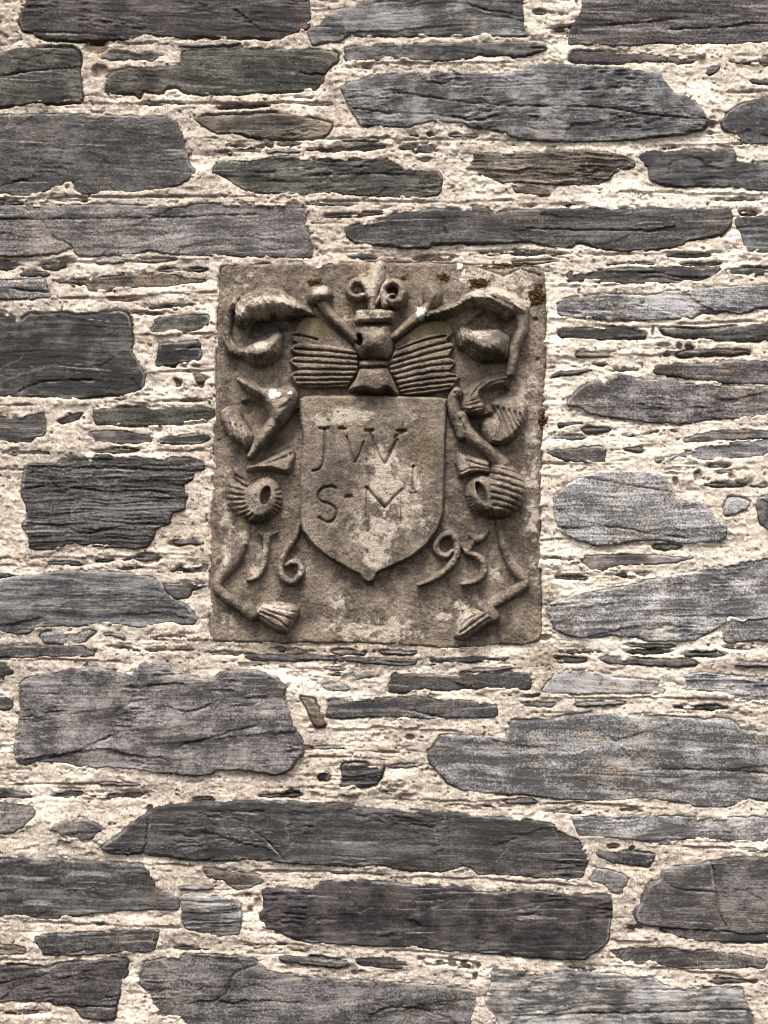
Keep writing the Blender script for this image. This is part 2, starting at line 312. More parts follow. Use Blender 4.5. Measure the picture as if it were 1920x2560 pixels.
# ------------------------------------------------------------------ traced outlines (tile-column tile-row : x,y in that tile, 2.592 per pixel)
STONES = """d|00:190,-60 160,50 128,100 128,150 150,200 210,215 270,250 400,262 600,268 850,262 910,240 970,218 1020,240 1200,245 1330,240 1480,250 1659,245;10:150,262 200,230 340,190 370,90 345,30 310,-60
b|10:370,295 330,215 345,190 430,150 460,100 560,50 740,10 900,-60;20:100,-60 60,30 90,100 75,180 105,240;10:1500,235 1250,235 1000,240 700,240 600,225 540,270 440,275
b|10:580,310 640,295 850,290 1100,282 1300,280 1659,280;20:100,280 200,290 230,320 130,350 0,380;10:1659,365 1550,370 1440,355 1380,385 1230,395 1100,405 1000,390 800,395 640,410 590,415 575,360
ds|20:490,-60 440,110 400,150 365,240 365,290 500,290 680,300 860,290 950,275 1080,290 1300,285 1500,285 1659,275 1760,270 1760,-60
p|20:395,340 430,333 700,345 880,355 1080,370 1200,390 1180,405 1060,415 960,400 820,400 700,412 500,405 375,400
g|00:-100,340 0,340 180,318 280,305 440,310 495,325 520,360 518,440 530,520 530,660 450,665 200,670 0,690 -100,690
d-|00:650,350 720,345 1040,345 1065,390 1000,398 850,385 720,390 655,370
g|00:690,500 720,465 850,440 1100,430 1180,430 1190,330 1400,330 1659,325;10:200,320 420,325 530,350 530,390 480,430 450,490 450,535 400,570 395,590 300,585 100,600;00:1659,600 1500,610 1350,615 1200,600 1150,560 1090,565 1050,605 960,600 930,580 900,640 870,605 760,615 690,610
b+|10:545,570 590,540 680,510 760,485 950,480 1200,475 1400,475 1510,495 1659,480;20:60,470 150,430 260,425 500,430 700,445 850,470 960,500 1010,560 1030,600 1170,640 1230,710 1270,785 1220,845 1100,870 950,885 800,905 600,920 380,915 150,915 0,890;10:1600,860 1500,830 1380,820 1340,790 1230,785 1120,785 1040,805 980,825 900,825 800,810 700,830 660,800 640,750 600,690 570,620
b|20:1350,780 1400,720 1500,670 1659,630 1760,620 1760,930 1659,935 1490,930 1480,880 1390,855 1360,820
nw|20:1400,395 1480,400 1659,365 1760,365 1760,420 1620,425 1500,410
d|20:1260,440 1350,425 1345,455 1270,495
d|20:1540,520 1659,515 1760,520 1760,545 1560,545
n-|20:210,180 290,160 400,150 385,190 300,190
k|00:-100,745 0,745 320,738 700,745 1000,755 1100,765 1140,790 1190,900 1240,990 1220,1010 1230,1060 1275,1110 1200,1185 1100,1220 800,1255 500,1260 470,1220 450,1185 370,1220 250,1260 120,1270 0,1250 -100,1250
n|00:1245,765 1320,755 1560,750 1659,740;10:200,740 330,770 490,800 485,840 440,885 330,895 200,900 60,900 -40,880;00:1520,855 1400,865 1340,835 1300,800
v-|10:310,965 500,955 700,940 830,930 845,960 700,980 420,990 330,985
d-|10:920,955 1050,930 1190,925 1170,985 1050,985 980,970
v-|10:990,870 1060,860 1140,850 1160,870 1100,885 990,890
d-|00:1380,985 1450,975 1650,965;10:45,950 40,975 0,980;00:1500,1000
g|00:1370,1130 1400,1060 1480,1045 1659,1040;10:130,1010 280,1005 300,1050 450,1030 700,1020 860,1035 960,1090 1010,1110 1190,1110 1210,1150 1195,1250 1150,1270 1050,1285 850,1280 650,1265 500,1250 300,1260 0,1250;00:1560,1220 1450,1150
nw|10:1335,1110 1390,1070 1420,1020 1400,990 1659,1000;20:200,980 420,975 700,1000 810,1060 800,1090 670,1110 640,1150 550,1200 300,1195 130,1190 0,1180;10:1600,1185 1500,1150 1420,1130
n|20:0,1215 130,1215 230,1230 250,1265 100,1260 20,1245
b|20:820,1030 830,990 930,975 1010,990 1100,975 1440,975 1455,1060 1659,1055 1760,1050 1760,1260 1659,1245 1450,1220 1250,1205 1100,1210 950,1195 890,1170 880,1090
m|01:-100,5 0,5 500,0 1000,0 1659,-10;11:310,-5 330,110 345,200 370,290 365,345 200,345 0,340;01:1500,330 1120,325 1050,310 960,290 910,310 830,330 520,335 460,285 400,310 250,325 0,338 -100,338
k|11:580,170 640,130 830,100 900,60 1010,50 1170,20 1300,40 1400,50 1410,20 1510,30 1530,60 1659,35;21:100,35 250,30 700,30 1250,30 1420,30 1425,100 1400,160 1350,195 1130,230 1110,265 960,290 700,300 560,290 500,260 420,240 380,275 250,275 160,255 120,230 0,245;11:1500,245 1140,250 1110,275 960,280 850,260 660,250 600,215
b|21:1440,90 1540,80 1659,75 1760,75 1760,310 1545,310 1530,330 1500,230 1470,160
d-|01:-100,365 100,362 170,375 160,395 60,430 -100,440
g-|01:260,395 330,385 420,380 430,400 350,420 290,415
n-|01:370,500 440,490 560,490 600,470 800,460 1000,450 1160,450 1200,480 1340,485 1300,510 1150,520 900,535 700,565 590,570 560,515 440,510
l|01:-100,490 0,490 280,480 300,540 340,600 240,610 100,615 -100,615
k-w|01:900,665 1000,655 1300,635 1330,640 1200,660 1000,680
k|01:-100,690 0,690 30,715 90,730 110,770 160,725 200,705 300,715 420,700 480,720 600,715 760,685 830,710 860,800 855,950 900,1010 945,1100 930,1190 870,1225 700,1240 400,1260 250,1240 0,1245 -100,1245
g|01:1000,740 1080,730 1340,705 1365,750 1300,810 1220,830 980,830 990,780
v|01:1030,900 1110,890 1300,880 1310,1005 1180,1020 1100,1045 1005,1050 1025,960
k-|01:1130,1110 1160,1095 1190,1150 1175,1190 1130,1180 1125,1140
n-|01:1255,1095 1300,1090 1340,1130 1310,1190 1260,1190
k|21:355,455 380,430 470,430 530,415 800,412 1280,405 1360,410 1310,465 1200,500 1000,510 840,515 700,510 500,495 360,500
k|21:1390,430 1450,410 1659,415 1760,415 1760,460 1659,455 1480,465 1400,460
ls|21:300,640 340,615 400,600 550,580 750,585 860,590 1000,560 1300,540 1500,525 1659,520 1760,515 1760,650 1620,660 1480,710 1380,690 1220,700 1170,735 1110,720 1080,740 900,745 800,745 770,745 700,735 640,750 540,740 400,730 300,720
d|21:305,810 340,795 500,795 700,795 800,815 870,840 860,865 700,870 560,870 320,865 300,840
k|21:960,810 1000,800 1250,810 1450,790 1600,775 1760,770 1760,880 1659,880 1350,880 1200,865 1000,840
nw|21:420,940 560,935 690,930 650,960 640,985 450,990 410,975
nw|21:1070,970 1150,940 1400,945 1560,955 1420,975 1250,980 1100,980
k|21:240,1120 300,1085 420,1080 520,1065 480,1085 400,1105 300,1110
p|21:920,1100 915,1075 940,1045 1050,1035 1340,1030 1370,1010 1500,1010 1659,1020 1760,1020 1760,1165 1600,1165 1400,1160 1250,1140 1050,1110
m|21:355,1265 400,1230 450,1180 520,1145 580,1145 600,1180 640,1120 680,1085 800,1130 930,1140 940,1115 1050,1120 1100,1160 1250,1160 1659,1190 1760,1190;22:1760,30 1659,30 1500,50 1300,65 1100,95 900,85 740,65 600,40 500,15;21:450,1310 370,1300
k|02:-100,50 0,50 200,40 280,20 300,60 295,155 240,180 190,215 110,215 80,205 0,200 -100,200
v-|02:365,75 400,55 470,35 540,20 500,60 480,75 380,100
gl|02:600,20 610,5 850,-5 1100,-15 1390,-5 1390,60 1350,75 1100,100 850,105 700,100 620,100 605,70
k|02:555,150 700,140 860,150 970,170 1000,190 980,215 780,230 720,220 620,225 600,190
k|02:1030,200 1100,175 1300,150 1375,155 1360,200 1300,225 1150,230 1040,222
k+w|02:160,350 350,355 400,320 470,290 520,310 590,320 620,290 700,295 760,315 850,305 1000,310 1130,315 1240,310 1340,350 1330,380 1260,390 1250,450 1190,480 1195,530 1220,570 1190,650 1110,660 1095,740 1010,770 990,840 950,890 870,905 800,890 680,890 500,875 430,875 370,905 280,910 190,905 195,820 140,750 180,720 170,640 130,540 150,450
g-|02:1095,1040 1180,1020 1350,990 1350,1045 1200,1060 1110,1060
k|02:1050,1135 1180,1125 1335,1115 1330,1140 1250,1170 1230,1215 1130,1230 1090,1190
bs|02:-100,1110 0,1110 100,1085 200,1075 400,1045 650,1040 850,1060 980,1080 1020,1130 1080,1190 1110,1240 1180,1250 1250,1300;03:1275,20 1260,65 1180,70 1110,45 1000,65 900,90 800,70 660,50 500,75 380,75 240,85 180,130 100,130 0,110 -100,110
k|02:-100,1065 60,1065 110,1080 40,1090 -100,1090
d|22:290,95 400,85 640,70 610,80 490,95 480,85 380,110 300,120
k|22:455,130 560,120 640,130 600,145 480,148
m|22:1100,200 1180,165 1300,140 1540,130 1659,145 1760,150 1760,190 1500,190 1300,205 1120,210
b|22:220,275 300,260 540,240 605,250 605,345 500,345 350,330 270,300
n|22:730,255 840,240 845,270 780,270
ls|22:920,320 1000,305 1100,285 1200,255 1320,225 1500,210 1659,195 1760,195 1760,300 1659,300 1500,305 1300,325 1150,320 1090,300 1000,335 930,345
ls+|22:270,560 330,520 380,480 450,445 560,400 690,390 860,400 950,430 1010,480 1060,570 1180,590 1270,640 1320,710 1390,760 1370,840 1250,865 1130,870 1000,850 880,840 760,850 680,870 560,875 480,860 400,835 310,795 275,700
l|22:1375,680 1385,620 1410,570 1500,580 1545,610 1520,645 1440,680
m|22:1590,640 1600,580 1659,550 1760,540 1760,790 1659,780 1610,740
m|22:190,945 440,950 640,940 900,945 1100,960 1190,960 1100,985 950,1000 850,1010 680,1010 600,1045 510,1035 470,1005 330,1000 190,995
ls|22:220,1300 260,1250 400,1200 560,1175 800,1130 950,1085 1150,1060 1240,1020 1500,990 1659,965 1760,960;23:1760,20 1620,30 1480,40 1400,0 1380,60 1290,110 1200,165 1100,175 880,170 820,145 700,150 660,135 550,150 440,155 330,120 270,90 255,30
l|23:1370,120 1400,60 1480,40 1659,30 1760,30 1760,165 1659,165 1500,175 1370,180
l|03:260,150 270,120 450,115 620,110 560,150 550,190 400,190 290,185
p|03:-100,210 0,205 540,200 555,235 620,245 600,270 420,270 0,278 -100,278
m|03:670,125 700,120 800,145 805,165 730,140
kw-|03:690,205 850,220 1000,225 1280,230 1280,240 1000,240 880,245 780,225
nw-|03:1310,250 1450,240 1640,250 1620,270 1500,270 1400,270
k|03:-100,320 60,325 90,370 40,400 20,440 -100,460
k|03:-100,530 0,540 80,560 100,600 50,630 -100,600
m+|03:135,440 170,415 250,390 400,370 470,350 530,360 600,345 700,365 800,390 860,390 880,350 900,320 1000,315 1100,330 1110,370 1200,380 1240,405 1380,430 1410,390 1440,375 1659,365;13:80,390 150,415 190,470 180,550 210,640 240,730 300,800 310,900 250,950 230,1000 120,1035 40,1020 0,1020;03:1560,1000 1400,1010 1370,1030 1270,1045 1120,1030 1000,1025 850,1000 600,990 500,980 430,960 360,960 280,960 130,975 95,920 90,830 130,700 130,550
k|03:-100,1115 60,1125 100,1150 200,1165 210,1185 50,1190 -100,1190
k-|03:320,1170 430,1150 600,1160 940,1150 960,1190 800,1190 650,1200 450,1190 330,1190
m|03:-100,1195 60,1200 200,1250 240,1290;04:150,50 70,95 -100,100
k+|04:660,185 690,150 780,90 880,10;03:950,1290 1060,1235 1250,1225 1659,1210;13:200,1215 600,1230 700,1260 1000,1270 1300,1290 1500,1310 1659,1320;24:100,10 250,30 330,90 420,140 465,190 500,240 485,310 465,380 400,390 250,385 0,365;14:1560,360 1450,360 1370,310 1340,300 1310,345 1100,340 940,330 850,310 760,295 700,310 500,300 240,285 180,280 80,265 0,262;04:1500,265 1200,262 1100,240 980,235 930,205 900,225 720,220
kw|13:-80,260 0,260 300,265 530,270 700,285 1050,290 1045,325 850,330 700,315 550,300 250,300 0,305 -80,300
kw|13:1120,285 1300,285 1450,280 1640,285 1600,295 1400,310 1280,320 1125,325
m|13:490,240 600,230 710,250 690,265 540,260
l|13:430,460 500,450 600,465 620,490 530,500 440,480
l|13:420,350 530,340 590,355 600,370 480,355
k|13:880,395 1000,390 1250,395 1500,385 1659,370;23:120,375 130,490 0,495;13:1450,490 1320,490 1240,500 1080,480 1000,500 960,510 900,515 860,500
n|13:285,540 370,545 400,610 455,725 380,730 350,650
k|13:470,560 640,545 850,545 1200,550 1560,570 1565,660 1400,670 1100,670 800,665 500,672 455,665 470,610
kw|13:565,975 640,965 760,980 830,990 810,1060 770,1110 680,1130 540,1125 550,1090 550,1020
v-|13:405,1025 470,1025 475,1080 410,1070
nw|13:1300,370 1400,360 1659,340 1650,350 1480,375
ls|13:1110,900 1180,830 1200,785 1400,790 1560,795 1600,810 1659,690;23:50,700 200,690 420,650 560,640 800,665 1000,670 1200,680 1430,690 1480,760 1659,770 1760,770 1760,1180 1650,1205 1540,1190 1480,1235 1350,1250 1200,1250 1100,1220 950,1195 800,1190 700,1210 500,1210 300,1195 100,1165 0,1165;13:1500,1160 1340,1140 1240,1090 1170,1010 1120,960
n-|13:1230,1235 1330,1235 1500,1240 1659,1240 1560,1255 1380,1255
k-|23:265,285 330,280 480,290 490,305 400,315 300,315
m|23:560,290 660,285 900,290 1150,300 1200,325 1060,340 850,325 640,325
ly|23:190,510 230,440 290,365 480,370 600,390 700,420 950,430 940,465 1000,490 980,515 850,505 700,510 400,515
lyw|23:1110,450 1110,390 1250,380 1360,390 1659,410 1760,415 1760,570 1659,570 1520,565 1450,545 1380,520 1220,500 1130,490
m|23:60,575 150,570 280,575 260,600 150,605 90,595
ls|23:380,1320 500,1305 800,1300 1100,1310 1400,1320 1659,1310 1760,1310;24:1760,150 1659,145 1500,140 1350,140 1100,130 1010,165 900,165 800,140 640,120 500,110 420,100 400,20
m|04:310,65 350,35 430,10 560,0 640,40 700,65 610,90 610,120 560,135 440,135 380,85
ks|04:-100,265 0,262 200,255 400,255 550,270 660,275 900,285 960,330 990,390 1000,450 1050,475 1110,500 1160,520 1160,580 1110,590 1000,580 900,590 770,590 600,610 500,630 280,645 180,630 0,630 -100,630
lw|04:1170,510 1200,475 1350,490 1530,520 1565,560 1560,690 1550,750 1380,755 1200,710 1180,640 1180,570
n|04:1310,330 1330,310 1500,340 1659,360;14:45,380 40,420 0,430;04:1600,455 1540,460 1480,430 1440,400 1350,380
k|04:215,765 300,745 600,735 860,720 1030,715 1020,780 1000,855 900,860 700,870 580,880 290,885 250,820
nw|04:-100,820 60,820 165,830 175,870 0,880 -100,880
d|04:-100,960 0,960 100,940 250,965 330,970 370,945 480,935 580,930 700,900 760,905 830,920 830,1000 800,1040 770,1130 750,1220 740,1290 680,1305 600,1300 530,1285 490,1225 400,1210 300,1190 150,1180 0,1180 -100,1180
m|04:920,930 980,910 1080,890 1200,880 1480,880 1640,905;14:100,990 300,1010 500,1040 700,1040 1000,1060 1200,1085 1350,1100 1420,1120 1430,1200 1400,1280 1390,1330 1390,1420;04:1200,1420 1200,1300 1100,1300 1040,1285 990,1230 980,1150 930,1110 895,1070 910,1000
v+|14:20,630 60,560 40,480 80,450 200,445 340,465 400,430 420,405 620,400 850,410 1200,430 1380,440 1430,475 1659,465;24:160,460 400,490 600,500 640,510 655,600 630,700 620,790 570,845 500,880 480,905 350,905 130,895 0,880;14:1500,870 1400,860 1000,830 760,820 500,810 350,800 250,780 150,730 60,710
k|14:150,900 250,890 450,910 620,925 600,950 500,960 300,935 170,925
k|14:640,910 800,895 960,905 1000,950 920,970 780,960 650,945
n-|14:1090,905 1250,915 1420,935 1400,965 1250,955 1090,935
k-|14:150,835 320,860 330,870 200,858
k|24:530,215 700,210 930,235 910,280 880,310 780,290 640,280
m|24:505,390 550,320 640,330 750,360 745,430 700,485 630,470 610,435 520,405
m+|24:800,600 860,500 880,430 960,390 980,340 1060,310 1200,285 1240,300 1240,280 1400,255 1659,250 1760,250 1760,750 1659,735 1500,740 1350,715 1100,710 900,690 820,670
m|24:960,715 1100,715 1400,730 1659,745 1760,750 1760,790 1659,790 1400,795 1200,790 1080,770 1020,740
m|24:630,850 720,830 950,830 1150,845 1400,870 1500,880 1659,910 1640,970 1550,960 1450,970 1300,975 1100,970 900,940 770,945 680,905
k-|24:350,940 430,945 550,960 540,980 380,970
lsx|24:100,1000 300,985 500,985 900,1030 1000,1080 1200,1095 1500,1085 1510,1180 1550,1220 1580,1330 1580,1420;14:1640,1420 1560,1290 1500,1230 1480,1180 1520,1080 1530,960 1659,990"""
LINES = """C|10:610,700 900,735 1250,750 1440,790 1560,740
C|10:920,600 1340,670 1659,690;20:400,690 600,695 870,750 1250,770
C|22:300,765 420,770 560,750 700,765 900,805 1130,835
C|22:470,440 700,480 1000,530
C|03:150,970 500,890 720,785
C|03:1200,840 1480,765 1659,720
C|03:1090,600 1220,640 1420,560
C|03:1390,490 1520,510 1659,480
C|03:740,640 800,600 860,550 880,480 850,400
C|23:620,790 690,850 820,990 740,1170
C|23:830,1010 1150,1000 1659,1030
C|01:310,150 350,220 450,250 480,290
C|01:0,95 700,90 1659,60
C|01:120,1210 270,1135 600,1140
C|02:130,510 370,495 700,530
C|02:460,770 540,810 760,760 1000,740
C|02:150,365 700,380 1300,400
C|02:800,530 1000,525 1180,570
C|14:1659,150 1560,250 1550,350
C|14:0,80 90,150 190,260
C|14:740,1280 820,1220 980,1220 1180,1260 1300,1330
C|04:1659,950 1520,990 1480,1120 1400,1180
C|24:0,1275 400,1265 900,1255 1500,1235
C|20:560,165 780,150 1000,125
C|20:1020,185 1180,180 1440,170 1500,150 1659,150
C|00:0,500 200,460 500,430
C|00:20,1200 160,1165
C|00:250,1260 450,1180
C|00:200,210 500,215
C|21:100,150 500,165 1000,165
C|24:990,400 1060,450 1300,470
C|24:1300,300 1320,450 1340,600 1380,690
C|04:0,1060 150,1030 300,1000
C|10:1250,20 1400,30 1540,75 1659,90
C|10:300,1100 150,1110 0,1120
C|10:300,1140 700,1120 1000,1130
C|04:930,205 950,130 960,30
C|13:1000,620 1200,665
C|04:310,1190 600,1220 750,1215
C|24:1010,1110 700,1105 540,1090
J|00:560,285 900,285 1190,285
J|00:540,662 1100,668 1659,670;10:400,665
J|00:1190,895 1400,895
J|00:1380,985 1659,968
J|00:0,1285 500,1280 1000,1275 1659,1270
J|10:430,895 900,900 1350,905 1659,905
J|10:700,410 1080,405 1659,405
J|10:400,1300 850,1310 1659,1300
J|20:930,940 1300,935 1490,930
J|20:1400,600 1659,585
J|20:700,1245 1100,1250 1659,1260
J|01:430,375 900,365 1470,345
J|01:340,605 800,600 1000,580 1400,565
J|01:870,845 1140,845 1390,835
J|01:940,1090 1200,1075 1390,1070
J|01:890,1275 1360,1270
J|01:0,1300 200,1295
J|21:0,320 350,320 900,315 1350,305
J|21:310,530 500,525 700,515
J|21:250,735 500,745
J|21:1090,765 1400,760 1659,755
J|21:660,965 1000,970
J|02:0,965 800,955 1050,960
J|02:0,1010 280,1015
J|02:690,265 1100,270 1370,265
J|02:0,385 140,390
J|22:190,350 500,350
J|22:200,845 380,840
J|22:240,1060 560,1065 800,1095
J|22:850,155 1000,155
J|22:1000,345 1200,350
J|03:900,165 1400,165
J|03:0,290 500,290 800,310
J|03:100,1100 800,1105
J|13:350,735 900,740 1300,760
J|13:340,920 800,930
J|13:950,1190 1300,1220 1659,1190
J|23:1000,540 1250,550 1659,580
J|23:50,540 900,540
J|23:0,1225 600,1225 1000,1260
J|04:930,290 1250,300
J|04:150,660 700,685 1170,705
J|04:0,910 300,910
J|14:0,330 500,345 1000,370 1659,400
J|14:0,805 300,810
J|14:850,850 1400,875
J|24:1090,180 1300,185 1659,200
J|24:0,400 500,440
J|24:650,780 900,795
J|24:900,970 1200,990 1480,1020"""
def parse(s):
    pts = []; c = r = 0
    for seg in s.split(';'):
        t, body = seg.split(':'); c, r = int(t[0]), int(t[1])
        for w in body.split():
            x, y = w.split(',')
            pts.append(((float(x) + c * 1659) / 2.592, (float(y) + r * 1327) / 2.592))
    return pts

TK = np.array([1.03, .955, .945])
TINT = {'d': (.048, .043, .043), 'v': (.032, .028, .029), 'k': (.046, .0440, .043), 'g': (.050, .049, .042), 'b': (.074, .075, .077),
        'p': (.064, .056, .056), 'm': (.090, .086, .085), 'l': (.157, .159, .161), 'n': (.078, .066, .052)}
cracks = []; joints = []
for ln in LINES.split('\n'):
    if ln.strip():
        k, s = ln.split('|'); (cracks if k == 'C' else joints).append(np.array(parse(s)))

PLAQUE = [(556, 664), (640, 660), (760, 663), (900, 655), (1060, 658), (1200, 664), (1340, 668), (1360, 680), (1365, 740), (1364, 860), (1359, 1000), (1353, 1150),
          (1350, 1300), (1351, 1450), (1356, 1580), (1345, 1608), (1240, 1614), (1130, 1622), (1000, 1612), (850, 1606), (700, 1608), (560, 1606), (527, 1598),
          (525, 1560), (527, 1420), (531, 1280), (536, 1120), (541, 960), (545, 800), (547, 700)]

# ------------------------------------------------------------------ the wall
wall = empty('stone_wall', (0, 0, ZC - 2860 / 2 * PX), 'rubble wall of dark grey slate stones laid in coarse cream lime mortar', 'wall')
wall['kind'] = 'thing'
rng = random.Random(5)
MX0, MX1, MY0, MY1 = -260, 2180, -150, 2710
ST = 2.5
GX, GY = make_grid(MX0, MX1, MY0, MY1, ST)
WX, WY = warp(GX, GY)
DIN = np.full(GX.shape, -200., np.float32)
GAP = np.zeros(GX.shape, np.float32)
REL = np.zeros(GX.shape, np.float32)

stones = []
for ln in STONES.split('\n'):
    if not ln.strip(): continue
    flags, s = ln.split('|')
    p = np.array(parse(s))
    ex = rng.uniform(60, 190)
    p[p[:, 0] < -25, 0] -= ex; p[p[:, 0] > 1945, 0] += ex
    p[p[:, 1] < -15, 1] -= 70; p[p[:, 1] > 2590, 1] += 60
    stones.append((flags, chaikin(p)))

def stone_surface(flags, p, X, Y, seed):
    r = random.Random(seed)
    wx, wy = warp(X, Y)
    d = poly_sd(p, wx, wy)
    w = p[:, 0].max() - p[:, 0].min(); h = p[:, 1].max() - p[:, 1].min()
    ang = r.uniform(-.05, .05); cx, cy = p.mean(0)
    U = (X - cx) + ang * (Y - cy); V = (Y - cy) - ang * (X - cx)
    V = V + 10 * fbm(U / 190, V / 110, seed + 1, 3)
    wavy = 'w' in flags
    if wavy: V = V + 5 * fbm(U / 60, V / 40, seed + 2, 3)
    base = r.uniform(-1, 5)
    if '+' in flags: base += 6
    if '-' in flags: base -= 9
    z = base + r.uniform(-.012, .012) * (X - cx) + r.uniform(-.03, .03) * (Y - cy)
    # broken cleavage plates, each at its own depth and tilt, with sharp edges
    K = int(np.clip(w * h / 5200, 1, 14))
    an = r.uniform(2.2, 5.5); best = np.full(X.shape, 1e9); pz = np.zeros(X.shape)
    U2 = U + 20 * fbm(X / 40, Y / 24, seed + 3, 5, .7); V2 = V + 6 * fbm(X / 30, Y / 18, seed + 4, 5, .7)
    for k in range(K):
        sx = r.uniform(-w / 2, w / 2); sy = r.uniform(-h / 2, h / 2)
        q = np.hypot((U2 - sx) / an, V2 - sy); m = q < best; best = np.where(m, q, best)
        pz = np.where(m, r.choice([-2.2, -.6, 0, 0, .5, 1.6]) + r.uniform(-.010, .010) * (U - sx) + r.uniform(-.035, .035) * (V - sy), pz)
    z = z + pz
    # flaky zones where the cleavage has broken up
    fz = r.choice([0, 2, 3.5, 5]) * sstep(.08, .40, fbm(X / 120, Y / 60, seed + 21, 3)) * (min(w, h) > 40)
    rg = 1 - np.abs(fbm(U2 / 60, V2 / 11, seed + 22, 4, .62)) * 2.2
    z = z + fz * (rg - .5)
    # fine foliation
    fol = fbm(U / 150, V / 7.0, seed + 5, 4, .65)
    fol2 = fbm(U / 60, V / 3.4, seed + 6, 2)
    z = z + fol * (r.uniform(.4, 1.7) if not wavy else 6.0) + fol2 * (r.uniform(.3, 1.0) if not wavy else 2.2)
    z = z + 1.6 * fbm(X / 34, Y / 22, seed + 7, 5, .68)
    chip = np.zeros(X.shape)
    for c in CR:
        if c[:, 0].max() < X.min() or c[:, 0].min() > X.max() or c[:, 1].max() < Y.min() or c[:, 1].min() > Y.max(): continue
        dd, sd = line_d(c, wx, wy, side=True)
        dd = dd + .8 * fbm(X / 7, Y / 7, seed + 8, 2)
        var = .35 + .65 * sstep(-.3, .3, fbm(X / 50, Y / 50, seed + 18, 3))
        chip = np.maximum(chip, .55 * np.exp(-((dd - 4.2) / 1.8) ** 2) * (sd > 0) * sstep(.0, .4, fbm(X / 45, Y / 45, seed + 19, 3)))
        z = z - 5.5 * var * np.exp(-(np.maximum(dd, 0) / 1.9) ** 2) - np.where(sd > 0, 3.6 * var * np.exp(-dd / 30), 0)
    R = r.uniform(2.5, 5); e = np.clip(d / R, 0, 1)
    z = z - 1.8 * (1 - e) ** 2
    z = z - np.maximum(-d, 0) * 2.6
    # colour layers that follow the foliation
    st = r.uniform(.28, .46) + r.uniform(.2, .6) * fbm(U / r.uniform(120, 300), V / r.uniform(9, 24), seed + 9, 5, .65) + r.uniform(.1, .4) * fol + r.uniform(.35, .75) * fbm(U / r.uniform(60, 130), V / r.uniform(34, 70), seed + 10, 5, .64)
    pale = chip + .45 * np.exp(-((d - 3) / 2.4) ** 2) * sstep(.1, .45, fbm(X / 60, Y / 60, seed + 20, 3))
    if 's' in flags:
        st = st + .35 * fbm(U / 160, V / 9, seed + 11, 4)
        pale = pale + .50 * sstep(.24, .6, fbm(U / 130, V / 16, seed + 12, 4, .6))
    pale = pale + .45 * sstep(.50, .62, fbm(U / 260, V / 5, seed + 13, 3, .55))
    vein = np.abs(fbm(X / 130, Y / 90, seed + 14, 3)); pale = pale + .35 * sstep(.012, .004, vein) * sstep(.1, .35, fbm(X / 90, Y / 90, seed + 15, 2))
    if 'x' in flags: pale = pale + .95 * sstep(.30, .42, fbm(U / 55, V / 7, seed + 16, 4, .65)) * sstep(110, 60, np.abs(Y - 2480))
    if 'y' in flags: st = st + .35
    rust = r.choice([0, 0, .5, .9]) * sstep(.18, .5, fbm(X / 70, Y / 40, seed + 17, 4, .6))
    return z, d, st, np.clip(pale, 0, 1), np.clip(rust, 0, 1)

CR = [smooth_line(c, 1) for c in cracks]
# a few extra random cleavage cracks
for i in range(18):
    fl, p = stones[rng.randrange(len(stones))]
    x0, x1 = p[:, 0].min(), p[:, 0].max(); y0, y1 = p[:, 1].min(), p[:, 1].max()
    if y1 - y0 < 35: continue
    xa = rng.uniform(x0, x1); L = rng.uniform(60, 240); yy = rng.uniform(y0 + 10, y1 - 10); sl = rng.uniform(-.12, .12)
    CR.append(np.array([(xa + t * L, yy + sl * t * L + rng.uniform(-4, 4)) for t in np.linspace(0, 1, 6)]))

for i, (flags, p) in enumerate(stones):
    seed = 1000 + i * 40
    x0, x1 = max(p[:, 0].min() - 14, MX0), min(p[:, 0].max() + 14, MX1)
    y0, y1 = max(p[:, 1].min() - 14, MY0), min(p[:, 1].max() + 14, MY1)
    X, Y = make_grid(x0, x1, y0, y1, ST)
    z, d, st, pale, rust = stone_surface(flags, p, X, Y, seed)
    o = grid_mesh('slate_stone', X, Y, z, d > -9, M_SLATE, wall, {'streak': st, 'pale': pale, 'rust': rust})  # one small, very dark recessed stone stands in for a shadowed hole
    t = TK * np.array(TINT[flags[0]]) * rng.uniform(.82, 1.2)
    o.color = (t[0], t[1], t[2], 1)
    # tell the mortar where this stone stands
    ix0 = max(int((x0 - 60 - MX0) / ST), 0); ix1 = min(int((x1 + 60 - MX0) / ST) + 1, GX.shape[1])
    iy0 = max(int((y0 - 60 - MY0) / ST), 0); iy1 = min(int((y1 + 60 - MY0) / ST) + 1, GX.shape[0])
    sl = (slice(iy0, iy1), slice(ix0, ix1))
    dm = poly_sd(p, WX[sl], WY[sl]) + 2
    near = dm > DIN[sl]
    DIN[sl] = np.where(near, dm, DIN[sl])
    GAP[sl] = np.where(near, rng.choice([0, 0, 0, 0, 5, 11, 16]), GAP[sl])
    REL[sl] = np.where(near, (-7 if '-' in flags else 0), REL[sl])

DP = poly_sd(chaikin(PLAQUE), WX * .4 + GX * .6, WY * .4 + GY * .6)
